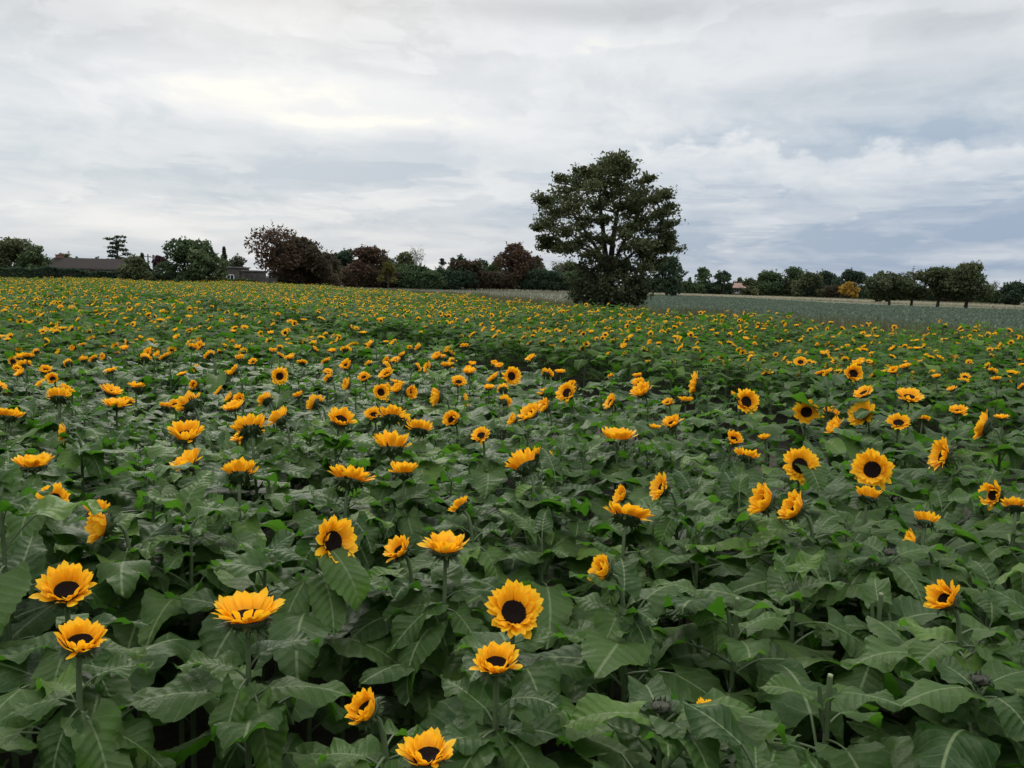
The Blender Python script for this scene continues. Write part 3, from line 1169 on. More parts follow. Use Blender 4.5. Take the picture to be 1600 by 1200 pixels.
def edge_points(n, lo, hi, rg, i0=1, i1=10):
    """points scattered along the field's right-hand edge, lo..hi metres outside it"""
    A = np.array(EDGE[i0:i1], float)
    seg = np.hypot(*(A[1:] - A[:-1]).T)
    pick = rg.choice(len(seg), n, p=seg / seg.sum())
    t = rg.random(n)
    P = A[pick] + (A[pick + 1] - A[pick]) * t[:, None]
    d = (A[1:] - A[:-1]) / seg[:, None]
    nrm = np.stack([d[:, 1], -d[:, 0]], 1)[pick]
    P = P + nrm * rg.uniform(lo, hi, n)[:, None]
    ok = ~inside(P[:, 0], P[:, 1])
    return P[ok, 0], P[ok, 1]


def clumpy(x, y, s=0.35, p=1.0):
    return np.clip(0.5 + 0.5 * np.sin(x * s * 3.1 + 1.7 * np.sin(y * s * 1.7)) * np.cos(y * s * 2.3 + 1.1 * np.sin(x * s * 2.9)), 0, 1) ** p


gb = Buf()
x, y = edge_points(120000, 0.25, 10.5, rng)
k = clumpy(x, y)
blades(gb, x, y, 0.34 + 0.46 * k, 0.042, 0.75, rng)
x, y = edge_points(16000, 0.5, 9.0, rng)
s = clumpy(x + 7, y) > 0.35
blades(gb, x[s], y[s], 0.85, 0.055, 0.5, rng)
go = link('edge_grass', gb.mesh('edge_grass', [mat_blade('edge_grass', (0.070, 0.082, 0.036), (0.12, 0.12, 0.062), (0.20, 0.155, 0.10))]))
tag(go, 'rough olive grass and brown weeds along the edge of the sunflower field', 'grass', kind='stuff')


def in_poly(P, x, y):
    global EX, EY
    sx, sy = EX, EY
    EX, EY = np.array([p[0] for p in P]), np.array([p[1] for p in P])
    r = inside(x, y)
    EX, EY = sx, sy
    return r


cb = Buf()
n = 60000
x, y = rng.uniform(-10, 100, n), 12 + 150 * rng.random(n) ** 1.25
s = in_poly(CAB, x, y) & (np.abs(x) < 0.75 * y + 4)
ex, ey = x[s], y[s]
far = np.ones(len(ex), bool)
for a, b in zip(EDGE[1:9], EDGE[2:10]):
    far &= seg_dist(ex, ey, a, b) > 8.5
ex, ey = ex[far], ey[far]
for kx in range(3):
    blades(cb, ex + rng.normal(0, .15, len(ex)), ey + rng.normal(0, .15, len(ex)), 0.22, 0.30, 1.3, rng)
co_ = link('brassica_crop', cb.mesh('brassica_crop', [mat_blade('brassica_leaf', (0.074, 0.110, 0.072), (0.114, 0.150, 0.106), (0.16, 0.195, 0.148))]))
tag(co_, 'blue-green leafy crop covering the field behind the lone tree', 'crop', kind='stuff')

vb = Buf()
n = 30000
t = rng.random(n)
A = np.array(TR, float)
si = rng.integers(0, len(A) - 1, n)
P = A[si] + (A[si + 1] - A[si]) * t[:, None]
side = np.where(rng.random(n) < 0.6, rng.uniform(21, 30, n), rng.uniform(8, 21, n))
blades(vb, P[:, 0] + side * .2, P[:, 1] + side, 0.4, 0.16, 0.6, rng)
n = 34000
x, y = rng.uniform(-46, 16, n), rng.uniform(37, 170, n)
s = in_poly(STUB, x, y)
vs = Buf()
blades(vs, x[s], y[s], 0.20, 0.10, 0.6, rng)
so_ = link('stubble', vs.mesh('stubble', [mat_blade('stubble', (0.12, 0.13, 0.09), (0.18, 0.18, 0.13), (0.25, 0.24, 0.18))]))
tag(so_, 'pale grey-green stubble left of the lone tree beyond the sunflowers', 'stubble', kind='stuff')
vl = Buf()
n = 26000
t = rng.random(n)
si = rng.integers(0, len(A) - 1, n)
P = A[si] + (A[si + 1] - A[si]) * t[:, None]
blades(vl, P[:, 0], P[:, 1] - rng.uniform(0, 7, n), 0.42, 0.16, 0.5, rng)
lo_ = link('dry_grass', vl.mesh('dry_grass', [mat_blade('dry_grass', (0.30, 0.28, 0.20), (0.42, 0.39, 0.28), (0.36, 0.36, 0.26))]))
tag(lo_, 'thin line of pale dry grass in front of the far trees', 'grass', kind='stuff')
vo_ = link('verge_grass', vb.mesh('verge_grass', [mat_blade('verge_grass', (0.075, 0.085, 0.045), (0.12, 0.12, 0.075), (0.20, 0.185, 0.125))]))
tag(vo_, 'dull green grass verge along the pale farm track before the far trees', 'grass', kind='stuff')


# ------------------------------------------------------------------ trees
def leaf_quads(buf, C, size, rg, k, flat=0.0, rr=None):
    m = len(C)
    nrm = rg.normal(0, 1, (m, 3))
    nrm[:, 2] = nrm[:, 2] * (1 + flat) + flat * 0.8
    nrm /= np.linalg.norm(nrm, axis=1)[:, None]
    t = rg.normal(0, 1, (m, 3))
    t -= nrm * (t * nrm).sum(1)[:, None]
    t /= np.linalg.norm(t, axis=1)[:, None] + 1e-9
    b = np.cross(nrm, t)
    s = size * rg.uniform(0.6, 1.35, m)
    t *= (s * 0.62)[:, None]
    b *= (s * 0.42)[:, None]
    V = np.stack([C - t, C + b * 0.9 + nrm * (s * 0.1)[:, None], C + t * 1.05, C - b * 0.9 + nrm * (s * .1)[:, None]], 1)
    buf.add(V.reshape(-1, 3), np.arange(4 * m).reshape(m, 4), r=np.repeat(rg.random(m) if rr is None else rr, 4), k=np.repeat(k, 4))


def lump_points(rg, c, r, n, shell=0.45):
    d = rg.normal(0, 1, (n, 3))
    d /= np.linalg.norm(d, axis=1)[:, None]
    q = (shell + (1 - shell) * rg.random(n)) ** 0.6
    q *= 1 + 0.22 * np.sin(d[:, 0] * 5 + c[0]) * np.cos(d[:, 2] * 6 + c[2])
    return np.asarray(c) + d * q[:, None] * np.asarray(r)


GREEN = ((0.037, 0.061, 0.028), (0.080, 0.117, 0.052), (0.117, 0.150, 0.065))
OLIVE = ((0.047, 0.063, 0.028), (0.094, 0.114, 0.051), (0.134, 0.142, 0.067))
DARK = ((0.027, 0.048, 0.029), (0.053, 0.080, 0.045), (0.074, 0.106, 0.053))
BROWN = ((0.046, 0.036, 0.023), (0.082, 0.062, 0.038), (0.082, 0.082, 0.045))
COPPER = ((0.055, 0.034, 0.023), (0.098, 0.059, 0.037), (0.101, 0.078, 0.045))
MAROON = ((0.040, 0.020, 0.022), (0.070, 0.034, 0.034), (0.06, 0.035, 0.03))
YELLOW = ((0.22, 0.13, 0.022), (0.38, 0.24, 0.035), (0.30, 0.16, 0.03))
LIME = ((0.070, 0.066, 0.016), (0.13, 0.115, 0.028), (0.09, 0.09, 0.03))
PALE = ((0.068, 0.079, 0.052), (0.118, 0.128, 0.085), (0.137, 0.137, 0.091))


def horizon_y(px):
    return CY + F_PX * math.tan(rad(-PITCH)) / 1.0 * 1.0 + (px - CX) * math.tan(rad(ROLL)) if False else 440.4 + (px - 800) * math.tan(rad(ROLL))


def px_to_xz(px, py, Y):
    p = at_depth(px, py, Y)
    return p.x, p.z


TREE_GROUP = 'trees along the far edge of the fields'


def make_tree(name, label, cat, px, top, wpx, Y, style, pal, group=TREE_GROUP, low=0.12, leaf=0.42, dens=1.0, seed=0):
    rg = np.random.default_rng(2000 + seed)
    x, H = px_to_xz(px, top, Y)
    H = max(H, 1.2)
    W = wpx * Y / F_PX / 2
    root = empty(name, (x, Y, 0))
    tag(root, label, cat, group)
    tb, cb = Buf(), Buf()
    dep = min(W, H * 0.6)
    if style in ('round', 'bush', 'open'):
        z0 = H * low
        # a lopsided, lumpy crown: big lumps inside, small ones at the rim
        nl = int(10 + 9 * min(1.5, W / 4))
        lumps = []
        for i in range(nl):
            a, zz = rg.uniform(0, 6.283), rg.random()
            zc = z0 + (H - z0) * (0.12 + 0.80 * zz)
            wid = W * (math.sin(math.pi * min(0.97, 0.22 + 0.72 * zz)) ** 0.7)
            rr = wid * math.sqrt(rg.random()) * 0.82
            rl_ = W * rg.uniform(0.26, 0.46)
            c = np.array((math.cos(a) * rr, math.sin(a) * rr * dep / W, zc))
            vz = min(rl_ * 0.8, max(0.25, H - zc + 0.1), )
            lumps.append((c, np.array((rl_, rl_ * dep / W, vz))))
        lumps.append((np.array((rg.uniform(-.2, .2) * W, 0, H - 0.22 * (H - z0))), np.array((W * .42, dep * .42, 0.22 * (H - z0)))))
        area = sum(r[0] * r[2] for c, r in lumps) * math.pi
        total = int(dens * area / (leaf * leaf * 0.5) * (4.2 if style != 'open' else 1.15))
        for c, r in lumps:
            n = max(12, int(total * r[0] * r[2] * math.pi / area))
            P = lump_points(rg, c, r, n)
            P[:, 2] = np.maximum(P[:, 2], 0.05)
            leaf_quads(cb, P, leaf, rg, np.full(n, rg.random()), 0.3)
        # sprays of twigs that break the outline
        for j in range(int(34 * min(1.6, W / 3.5))):
            c, r = lumps[rg.integers(0, len(lumps))]
            d = np.array((rg.normal(0, 1), rg.normal(0, .6), abs(rg.normal(0, 1))))
            d /= np.linalg.norm(d)
            q = c + d * r * rg.uniform(.8, 1.0)
            e = q + d * np.array((1, 1, 1.1)) * W * rg.uniform(.06, .22)
            t = rg.random(16)[:, None]
            leaf_quads(cb, q * (1 - t) + e * t + rg.normal(0, .10, (16, 3)), leaf * .62, rg, np.full(16, rg.random()), 0.2)
        tw = max(0.07, 0.035 * H)
        fork = Vector((rg.uniform(-.1, .1), 0, max(0.5, z0 + 0.12 * (H - z0))))
        tube(tb, [(0, 0, -0.1), (0.05, 0, fork.z * .5), fork], [tw * 1.25, tw, tw * .85], 7)
        for c, r in lumps:
            m = fork.lerp(Vector(c), 0.5) + Vector((0, 0, -0.05 * H))
            tube(tb, [fork, m, Vector(c)], [tw * .5, tw * .3, tw * .1], 5)
            if style == 'open':
                for j in range(4):
                    e = Vector(c) + Vector(np.clip(rg.normal(0, .6, 3), -.9, .9) * r)
                    tube(tb, [m.lerp(Vector(c), .6), e], [tw * .16, tw * .05], 4)
    elif style == 'pine':
        tube(tb, [(0, 0, -0.1), (0.1, 0, H * .5), (-0.1, 0, H * .95)], [0.028 * H, 0.022 * H, 0.008 * H], 7)
        nl = 13
        for i in range(nl):
            f = i / (nl - 1)
            z = H * (0.46 + 0.51 * f)
            wid = W * (0.95 - 0.55 * max(0, f - 0.35)) * (0.75 if f < .2 else 1)
            a = rg.uniform(-0.7, 0.7) + (math.pi if i % 2 else 0)
            rr = wid * rg.uniform(0.2, 0.78)
            c = np.array((math.cos(a) * rr, math.sin(a) * rr, z))
            r = np.array((W * rg.uniform(.28, .48), W * .36, H * rg.uniform(.022, .038)))
            leaf_quads(cb, lump_points(rg, c, r, int(85 * dens)), leaf, rg, np.full(int(85 * dens), rg.random()), 0.8)
            tube(tb, [(0, 0, z - 0.05 * H), c], [0.010 * H, 0.004 * H], 4)
    elif style == 'conifer':
        tube(tb, [(0, 0, -0.1), (0, 0, H * .97)], [0.03 * H, 0.006 * H], 6)
        n = int(2200 * dens)
        f = rg.random(n) ** 0.75
        z = H * (0.06 + 0.94 * (1 - f))
        tier = 0.78 + 0.22 * np.sin(z / H * 34)
        rr = W * f * tier * (0.5 + 0.5 * rg.random(n)) + 0.06
        a = rg.uniform(0, 6.283, n)
        leaf_quads(cb, np.stack([np.cos(a) * rr, np.sin(a) * rr, z - 0.12 * rr], -1), leaf, rg, rg.random(n), 0.6)
    elif style == 'bare':
        tips = []

        def grow(p, d, ln, r, lev):
            q = p + d * ln
            mid = p.lerp(q, .5) + Vector(rg.normal(0, .05 * ln, 3))
            tube(tb, [p, mid, q], [r, r * .8, r * .6], 4 if lev else 6)
            tips.append(q)
            if lev >= 4:
                return
            for j in range(3 if lev else 5):
                nd = (d + Vector(rg.normal(0, .48, 3))).normalized()
                nd.z = abs(nd.z) * .9 + .08
                grow(q, nd.normalized(), ln * rg.uniform(.58, .8), r * .55, lev + 1)
        grow(Vector((0, 0, -0.1)), Vector((0, 0, 1)), H * .34, 0.018 * H, 0)
        T = np.array([t[:] for t in tips])
        mx = T[:, 2].max()
        sx = W / max(1e-3, np.abs(T[:, 0]).max())
        for i in range(len(tb.V)):
            tb.V[i] = tb.V[i] * np.array((min(1.2, sx), min(1.2, sx), H / mx), np.float32)
        T = T * np.array((min(1.2, sx), min(1.2, sx), H / mx))
        C = np.repeat(T, 3, 0) + rg.normal(0, .25, (3 * len(T), 3))
        leaf_quads(cb, C, leaf * .45, rg, rg.random(len(C)), 0.1)
    link('trunk', tb.mesh('trunk', [M_BARK_GREY if style == 'bare' else M_BARK]), root)
    link('crown', cb.mesh('crown', [mat_foliage(*pal)], smooth=False), root)
    return root


TREES = [
 # name, label, category, px, top, width px, distance, style, palette, low, dens
 ('leafy_tree', "broad olive-green tree at the far left edge of the tree line", 'tree', 12, 373, 84, 98, 'bush', OLIVE, 0.0, 1.0),
 ('leafy_tree', "shorter dark green tree right beside the broad olive one at the left edge", 'tree', 52, 383, 46, 97, 'bush', GREEN, 0.0, 1.1),
 ('garden_shrub', "rounded green shrub rising behind the left end of the bungalow roof", 'shrub', 97, 397, 40, 125, 'bush', OLIVE, 0.0, 1.0),
 ('garden_shrub', "tiny pointed shrub above the bungalow roof, left of the dark pine", 'shrub', 121, 400, 13, 125, 'bush', GREEN, 0.0, 1.0),
 ('garden_shrub', "small pale shrub above the bungalow roof, close to the pine", 'shrub', 152, 400, 15, 125, 'bush', PALE, 0.0, 1.0),
 ('pine_tree', "dark pine with flat layered clumps standing alone behind the bungalow", 'pine tree', 182, 368, 46, 118, 'pine', DARK, 0.4, 1.0),
 ('garden_bush', "olive bush in front of the bungalow's right end", 'bush', 212, 402, 46, 93, 'bush', OLIVE, 0.0, 1.2),
 ('conifer_tree', "small dark pointed conifer at the bungalow's right end", 'conifer', 222, 396, 24, 106, 'conifer', DARK, 0.0, 1.0),
 ('maroon_tree', "small dark red tree between the poles and the green dome tree", 'tree', 250, 399, 30, 100, 'bush', MAROON, 0.05, 1.0),
 ('dome_tree', "big dome-shaped dark green tree behind the left hedge", 'tree', 303, 376, 84, 96, 'bush', GREEN, 0.02, 1.2),
 ('conifer_tree', "slim dark conifer just right of the dome-shaped green tree", 'conifer', 350, 386, 26, 112, 'conifer', DARK, 0.0, 1.0),
 ('garden_bush', "pale green bush between slim conifer and big copper-brown tree", 'bush', 370, 400, 34, 114, 'bush', PALE, 0.0, 1.0),
 ('copper_tree', "big copper-brown tree with open crown and dark branching trunk, tallest on the left", 'tree', 428, 354, 96, 102, 'open', COPPER, 0.30, 1.0),
 ('brown_tree', "dense dark brown tree sloping down right of the big copper-brown tree", 'tree', 478, 372, 84, 106, 'bush', BROWN, 0.0, 1.2),
 ('brown_tree', "lower brown tree at the foot of the dense sloping one", 'tree', 512, 396, 50, 118, 'bush', BROWN, 0.0, 1.1),
 ('dark_tree', "dark green square-topped tree between the two brown tree groups", 'tree', 540, 391, 42, 170, 'bush', DARK, 0.0, 1.1),
 ('reddish_tree', "round reddish-brown tree left of the yellow-green bush", 'tree', 570, 387, 68, 160, 'bush', COPPER, 0.0, 1.2),
 ('leafy_tree', "dull green tree between the reddish round tree and the yellow-green bush", 'tree', 600, 398, 34, 176, 'bush', GREEN, 0.0, 1.0),
 ('yellow_green_bush', "yellow-green bush glowing among dark trees left of the twiggy grey tree", 'bush', 607, 410, 24, 154, 'bush', LIME, 0.15, 1.0),
 ('leafy_tree', "olive-green tree in front of the twiggy grey one", 'tree', 630, 394, 46, 165, 'bush', OLIVE, 0.0, 1.1),
 ('twiggy_tree', "nearly bare grey twiggy tree in the centre-left tree line", 'tree', 655, 386, 32, 172, 'bare', PALE, 0.3, 1.0),
 ('dark_tree', "low dark green tree below the bare twiggy tree", 'tree', 650, 415, 60, 160, 'bush', GREEN, 0.0, 1.1),
 ('thin_tree', "thin dark tree with a small round top, first of three narrow tops", 'tree', 691, 404, 13, 190, 'round', DARK, 0.5, 1.2),
 ('thin_tree', "thin dark tree with a narrow oval top, middle of three narrow tops", 'tree', 707, 401, 13, 190, 'round', DARK, 0.4, 1.2),
 ('thin_tree', "wider tall dark tree, last of three narrow tops", 'tree', 721, 397, 20, 190, 'round', DARK, 0.3, 1.2),
 ('brown_tree', "rounded brown tree below the three narrow tops", 'tree', 727, 408, 60, 165, 'bush', BROWN, 0.0, 1.2),
 ('dark_tree', "dark rounded tree between brown rounded tree and tall copper tree", 'tree', 752, 407, 42, 184, 'bush', DARK, 0.0, 1.1),
 ('dark_tree', "dark green tree touching the tall copper tree's left side", 'tree', 776, 408, 40, 180, 'bush', GREEN, 0.0, 1.1),
 ('copper_tree', "tall copper-red tree standing highest left of the lone tree", 'tree', 802, 381, 56, 170, 'bush', COPPER, 0.12, 0.85),
 ('brown_tree', "broad brown tree right against the tall copper-red tree", 'tree', 830, 402, 60, 174, 'bush', BROWN, 0.0, 1.2),
 ('twiggy_tree', "pale bare twiggy tree just left of the lone tall tree", 'tree', 868, 407, 36, 178, 'bare', PALE, 0.2, 1.0),
 ('leafy_tree', "grey-green tree half behind the lone tall tree's left side", 'tree', 892, 410, 50, 180, 'bush', OLIVE, 0.0, 1.0),
 ('dark_tree', "dark green oval tree peeping out right of the lone tall tree", 'tree', 1044, 401, 46, 150, 'bush', DARK, 0.0, 1.1),
 ('conifer_tree', "dark narrow conifer seen through the lone tree's lower right branches", 'conifer', 1003, 417, 22, 165, 'conifer', DARK, 0.0, 1.1),
 ('garden_shrub', "low pointed dark shrub right of the oval tree", 'shrub', 1078, 434, 16, 182, 'conifer', DARK, 0.0, 1.0),
 ('leafy_tree', "green tree with raised round top left of the red-roofed house", 'tree', 1101, 419, 28, 186, 'bush', GREEN, 0.0, 1.1),
 ('dark_tree', "compact dark tree immediately left of the red-roofed house", 'tree', 1130, 423, 28, 182, 'bush', DARK, 0.0, 1.2),
 ('leafy_tree', "low pale tree right behind the red-roofed house", 'tree', 1156, 434, 20, 204, 'bush', OLIVE, 0.0, 1.0),
 ('garden_bush', "olive bush hiding the right side of the red-roofed house", 'bush', 1173, 436, 26, 180, 'bush', OLIVE, 0.0, 1.1),
 ('leafy_tree', "flat-topped green tree, second to the right of the red-roofed house", 'tree', 1203, 425, 42, 184, 'bush', GREEN, 0.0, 1.1),
 ('leafy_tree', "green tree with small peaked top, centre of the right tree line", 'tree', 1245, 417, 44, 184, 'bush', GREEN, 0.0, 1.1),
 ('leafy_tree', "dull green tree leaning against the peaked one", 'tree', 1268, 427, 44, 176, 'bush', OLIVE, 0.0, 1.1),
 ('dark_tree', "dark tree left of the yellow autumn tree's evergreen backdrop", 'tree', 1294, 424, 40, 186, 'bush', DARK, 0.0, 1.1),
 ('evergreen_tree', "dark evergreen with twin peaks behind the yellow tree, left peak", 'tree', 1324, 421, 32, 176, 'bush', DARK, 0.0, 1.2),
 ('evergreen_tree', "dark evergreen behind the yellow tree, sloping down to the right", 'tree', 1344, 424, 32, 176, 'bush', DARK, 0.0, 1.2),
 ('yellow_tree', "small golden yellow autumn tree before dark evergreens", 'tree', 1330, 440, 30, 158, 'bush', YELLOW, 0.18, 1.1),
 ('field_tree', "first from the left of four squat trees in a row, leaning trunk", 'tree', 1393, 425, 58, 112, 'round', OLIVE, 0.24, 1.35),
 ('field_tree', "second from the left of four squat trees in a row", 'tree', 1428, 424, 50, 113, 'round', OLIVE, 0.24, 1.35),
 ('field_tree', "third of four squat trees in a row, thin low foliage and light gaps", 'tree', 1470, 418, 50, 112, 'round', OLIVE, 0.24, 1.1),
 ('field_tree', "largest and last of four squat trees in a row, rounded crown", 'tree', 1515, 412, 64, 110, 'round', OLIVE, 0.20, 1.3),
 ('twiggy_tree', "pale thin twiggy tree right of the four squat row trees", 'tree', 1556, 441, 24, 160, 'bare', PALE, 0.2, 1.0),
 ('dark_tree', "dark round tree at the right edge of the picture", 'tree', 1592, 442, 48, 122, 'bush', DARK, 0.0, 1.3),
]
for i, (nm, lab, cat, px, top, w, Y, st, pal, low, dens) in enumerate(TREES):
    make_tree(nm, lab, cat, px, top, w * (1.0 if st in ('pine', 'conifer', 'bare') or pal is YELLOW or w < 22 or st == 'open' else 1.22), Y, st, pal, low=low, dens=dens, leaf=0.30 if Y < 130 else 0.42, seed=i)

# more of the same tree line: low bushes that close the gaps at its foot
LOWB = [(455, 424, 70, 108, BROWN), (530, 426, 60, 160, DARK), (590, 428, 70, 158, BROWN), (655, 430, 70, 158, GREEN), (705, 428, 60, 162, DARK), (765, 430, 60, 166, BROWN),
        (850, 428, 60, 168, DARK), (905, 430, 60, 170, GREEN), (1030, 440, 60, 176, DARK), (1065, 446, 50, 182, GREEN), (1110, 448, 50, 184, DARK), (1190, 447, 40, 182, GREEN),
        (1230, 448, 50, 184, OLIVE), (1275, 450, 50, 176, DARK), (1315, 452, 40, 170, BROWN), (1360, 452, 50, 170, DARK), (1400, 454, 60, 168, GREEN), (1450, 456, 60, 168, DARK), (1500, 457, 60, 166, BROWN), (1550, 460, 60, 160, GREEN)]
WHERE = ["under the big copper-brown tree", "under the square-topped dark tree", "under the reddish round tree", "under the bare twiggy grey tree", "under the three narrow tops",
         "under the tall copper-red tree's left side", "under the broad brown tree", "left behind the lone tall tree", "right behind the lone tall tree", "under the oval tree's right side", "left of the red-roofed house",
         "right of the red-roofed house", "under the peaked green tree", "left of the evergreen backdrop", "left of the yellow tree's foot", "right of the yellow tree's foot", "behind the first squat row tree", "behind the second and third squat row trees",
         "behind the largest squat row tree", "under the thin twiggy tree at far right"]
CN = {id(BROWN): 'brownish', id(DARK): 'dark green', id(GREEN): 'green', id(OLIVE): 'olive'}
for i, ((px, top, w, Y, pal), wh) in enumerate(zip(LOWB, WHERE)):
    make_tree('hedgerow_bush', "low %s hedgerow bush %s" % (CN[id(pal)], wh), 'bush', px, top - 5, w * 1.35, Y, 'bush', pal, group='hedgerow bushes under the far trees', low=0.0, dens=1.2, leaf=0.36, seed=80 + i)


# the hedge before the bungalow
def hedge(name, label, a, b, h, th, pal, seed, leaf=0.22):
    rg = np.random.default_rng(seed)
    root = empty(name, (a[0], a[1], 0))
    tag(root, label, 'hedge', 'hedges')
    L = math.hypot(b[0] - a[0], b[1] - a[1])
    d = np.array((b[0] - a[0], b[1] - a[1])) / L
    n = int(L * (h + th) * 230)
    s, q, z = rg.uniform(0, L, n), rg.uniform(-1, 1, n), rg.random(n)
    hh = h * (1 + 0.07 * np.sin(s * 0.8) + 0.05 * np.sin(s * 2.3) + 0.05 * np.sin(s * .23 + 1))
    onside = rg.random(n) < 0.72
    q = np.where(onside, np.sign(q) * (0.85 + 0.15 * np.abs(q)), q)
    z = np.where(onside, z, 0.9 + 0.1 * z)
    C = np.stack([d[0] * s - d[1] * q * th / 2, d[1] * s + d[0] * q * th / 2, z * hh], -1)
    cb = Buf()
    leaf_quads(cb, C, leaf, rg, 0.5 + 0.5 * np.sin(s * 0.35), 0.2)
    tb = Buf()
    for k in np.arange(0.4, L, 0.8):
        p = Vector((d[0] * k, d[1] * k, 0))
        tube(tb, [p, p + Vector((0.05, 0, h * .45))], [0.03, 0.02], 4)
        for j in range(3):
            tube(tb, [p + Vector((0.05, 0, h * .4)), p + Vector((rg.uniform(-.4, .4), rg.uniform(-.3, .3), h * rg.uniform(.75, .95)))], [0.018, 0.006], 4)
    link('stems', tb.mesh('stems', [M_BARK]), root)
    link('foliage', cb.mesh('hedge_foliage', [mat_foliage(*pal)], smooth=False), root)


p0, p1 = at_depth(-60, 430, 86), at_depth(292, 430, 100)
hedge('clipped_hedge', "long clipped dark hedge along the field in front of the bungalow", (p0.x, 84), (p1.x, 101), 2.0, 1.3, DARK, 41)
p0, p1 = at_depth(292, 430, 102), at_depth(400, 430, 104)
hedge('clipped_hedge', "shorter dark hedge below the pale outbuilding left of the copper-brown tree", (p0.x + .4, 102), (p1.x, 104), 1.35, 1.2, GREEN, 42)

# ------------------------------------------------------------------ the lone sycamore
def lone_tree():
    rg = np.random.default_rng(99)
    Y = 36.0
    k = Y / F_PX
    base = at_depth(948, 470, Y)
    root = empty('lone_tree', (base.x, Y, 0))
    tag(root, "tall lone tree with broad layered crown and forked stems rising from a dark thicket", 'tree')

    def loc(zx, zy, dy=0.0):
        p = at_depth(820 + zx / 4.615, 230 + zy / 4.615, Y)
        return Vector((p.x - base.x, dy, p.z))

    L = [(630, 115, 120, 55), (560, 150, 90, 50), (490, 205, 105, 55), (740, 165, 85, 60), (400, 190, 55, 30), (690, 90, 60, 35), (300, 330, 120, 62), (170, 385, 85, 36), (260, 245, 55, 24), (110, 380, 40, 20), (380, 270, 90, 45),
         (560, 270, 150, 62), (450, 340, 130, 60), (740, 290, 140, 62), (880, 235, 55, 28), (860, 330, 120, 55), (960, 365, 85, 42), (1000, 350, 45, 24), (800, 400, 110, 45), (960, 490, 105, 45), (1050, 555, 55, 22), (1020, 465, 50, 24), (880, 520, 90, 42),
         (200, 480, 105, 55), (330, 460, 110, 55), (150, 570, 90, 36), (100, 575, 40, 20), (290, 610, 125, 40), (150, 670, 70, 26), (130, 720, 50, 18), (280, 745, 85, 36), (360, 700, 70, 30), (240, 720, 40, 22), (430, 660, 90, 42), (400, 560, 100, 45),
         (540, 540, 90, 40), (520, 430, 80, 40), (700, 440, 70, 30), (790, 480, 100, 42), (760, 590, 120, 46), (690, 640, 70, 34), (940, 600, 100, 38), (1000, 640, 60, 26), (880, 680, 120, 40), (1060, 735, 75, 24), (980, 740, 90, 32), (780, 720, 120, 42), (940, 820, 105, 40),
         (700, 840, 100, 36), (820, 880, 90, 30), (460, 780, 80, 36), (560, 690, 70, 36), (850, 780, 90, 34), (1010, 690, 50, 24), (600, 350, 110, 46), (660, 200, 120, 50)]
    stems = [[(610, 1120), (600, 980), (590, 850), (575, 720), (560, 560), (540, 380), (560, 200)],
             [(625, 1120), (620, 960), (625, 820), (640, 680), (665, 520), (700, 360), (680, 180)],
             [(600, 1000), (585, 860), (520, 740), (440, 620), (350, 500), (280, 400)],
             [(630, 1000), (640, 850), (700, 720), (770, 600), (830, 480), (870, 370)],
             [(600, 960), (560, 820), (480, 720), (370, 670)],
             [(640, 960), (680, 850), (780, 760), (900, 700)]]
    tb = Buf()
    nodes = []
    for si, s in enumerate(stems):
        dy = [0.0, 0.25, -0.3, 0.35, 0.5, -0.5][si]
        pts = [loc(x, y, dy * i * 0.35 + rg.normal(0, .05)) for i, (x, y) in enumerate(s)]
        if si < 2:
            pts[0].z = -0.1
        r0 = 0.20 if si < 2 else 0.12
        rr = [r0 * (1 - 0.86 * i / (len(pts) - 1)) for i in range(len(pts))]
        tube(tb, pts, rr, 8)
        for a, b in zip(pts[:-1], pts[1:]):
            for t in (0, .33, .66):
                nodes.append(a.lerp(b, t))
        nodes.append(pts[-1])
    cb = Buf()
    R2 = 3.0
    cx = loc(600, 500)
    lobes = []
    for (x, y, rx, ry) in L:
        c = loc(x, y)
        off = abs(c.x - cx.x) / R2
        dmax = R2 * math.sqrt(max(0.05, 1 - min(1, off) ** 2)) * (0.85 if y > 250 else 0.5)
        for rep in range(2):
            dy = rg.uniform(-1, 1) * dmax
            jit = Vector((rg.normal(0, .08), 0, rg.normal(0, .06))) if rep else Vector((0, 0, 0))
            s = (1 + dy / Y)
            cc = Vector((c.x + jit.x, dy, c.z + jit.z))
            lobes.append((cc, rx / 4.615 * k * rg.uniform(.8, 1.1), ry / 4.615 * k * rg.uniform(.8, 1.1), rep))
    lobes.sort(key=lambda q: (Vector((q[0].x, q[0].y, q[0].z)) - cx).length)
    for cc, rx, rz, rep in lobes:
        cost = lambda n: (n - cc).length + (1.5 if n.z > cc.z - 0.15 else 0)
        a = min(nodes, key=cost)
        m1 = a.lerp(cc, .4) + Vector((rg.normal(0, .08), rg.normal(0, .08), 0.10))
        m2 = a.lerp(cc, .75) + Vector((rg.normal(0, .06), rg.normal(0, .06), 0.06))
        ln = (a - cc).length
        r = min(0.06, 0.012 + 0.018 * ln)
        tube(tb, [a, m1, m2, cc], [r, r * .75, r * .5, r * .25], 5)
        nodes += [m1, m2, cc]
        for j in range(8):
            e = cc + Vector((rg.uniform(-1, 1) * rx * 1.25, rg.uniform(-1, 1) * rx * .9, rg.uniform(-.6, 1.35) * rz))
            st = m2.lerp(cc, rg.random())
            tube(tb, [st, st.lerp(e, .55) + Vector((0, 0, .04)), e], [r * .32, r * .2, .004], 4)
            # sprays of leaves along the twig
            n = 19
            t = rg.random(n)[:, None]
            P = np.array(st) * (1 - t) + np.array(e) * t + rg.normal(0, .11, (n, 3)) * np.array((1, 1, .7))
            leaf_quads(cb, P, 0.125, rg, np.full(n, rg.random()), 0.5)
        n = int(100 * (rx / .55) * (rz / .25) ** .7)
        P = lump_points(rg, cc, (rx * 1.05, rx * .9, rz * 1.25), n, 0.1)
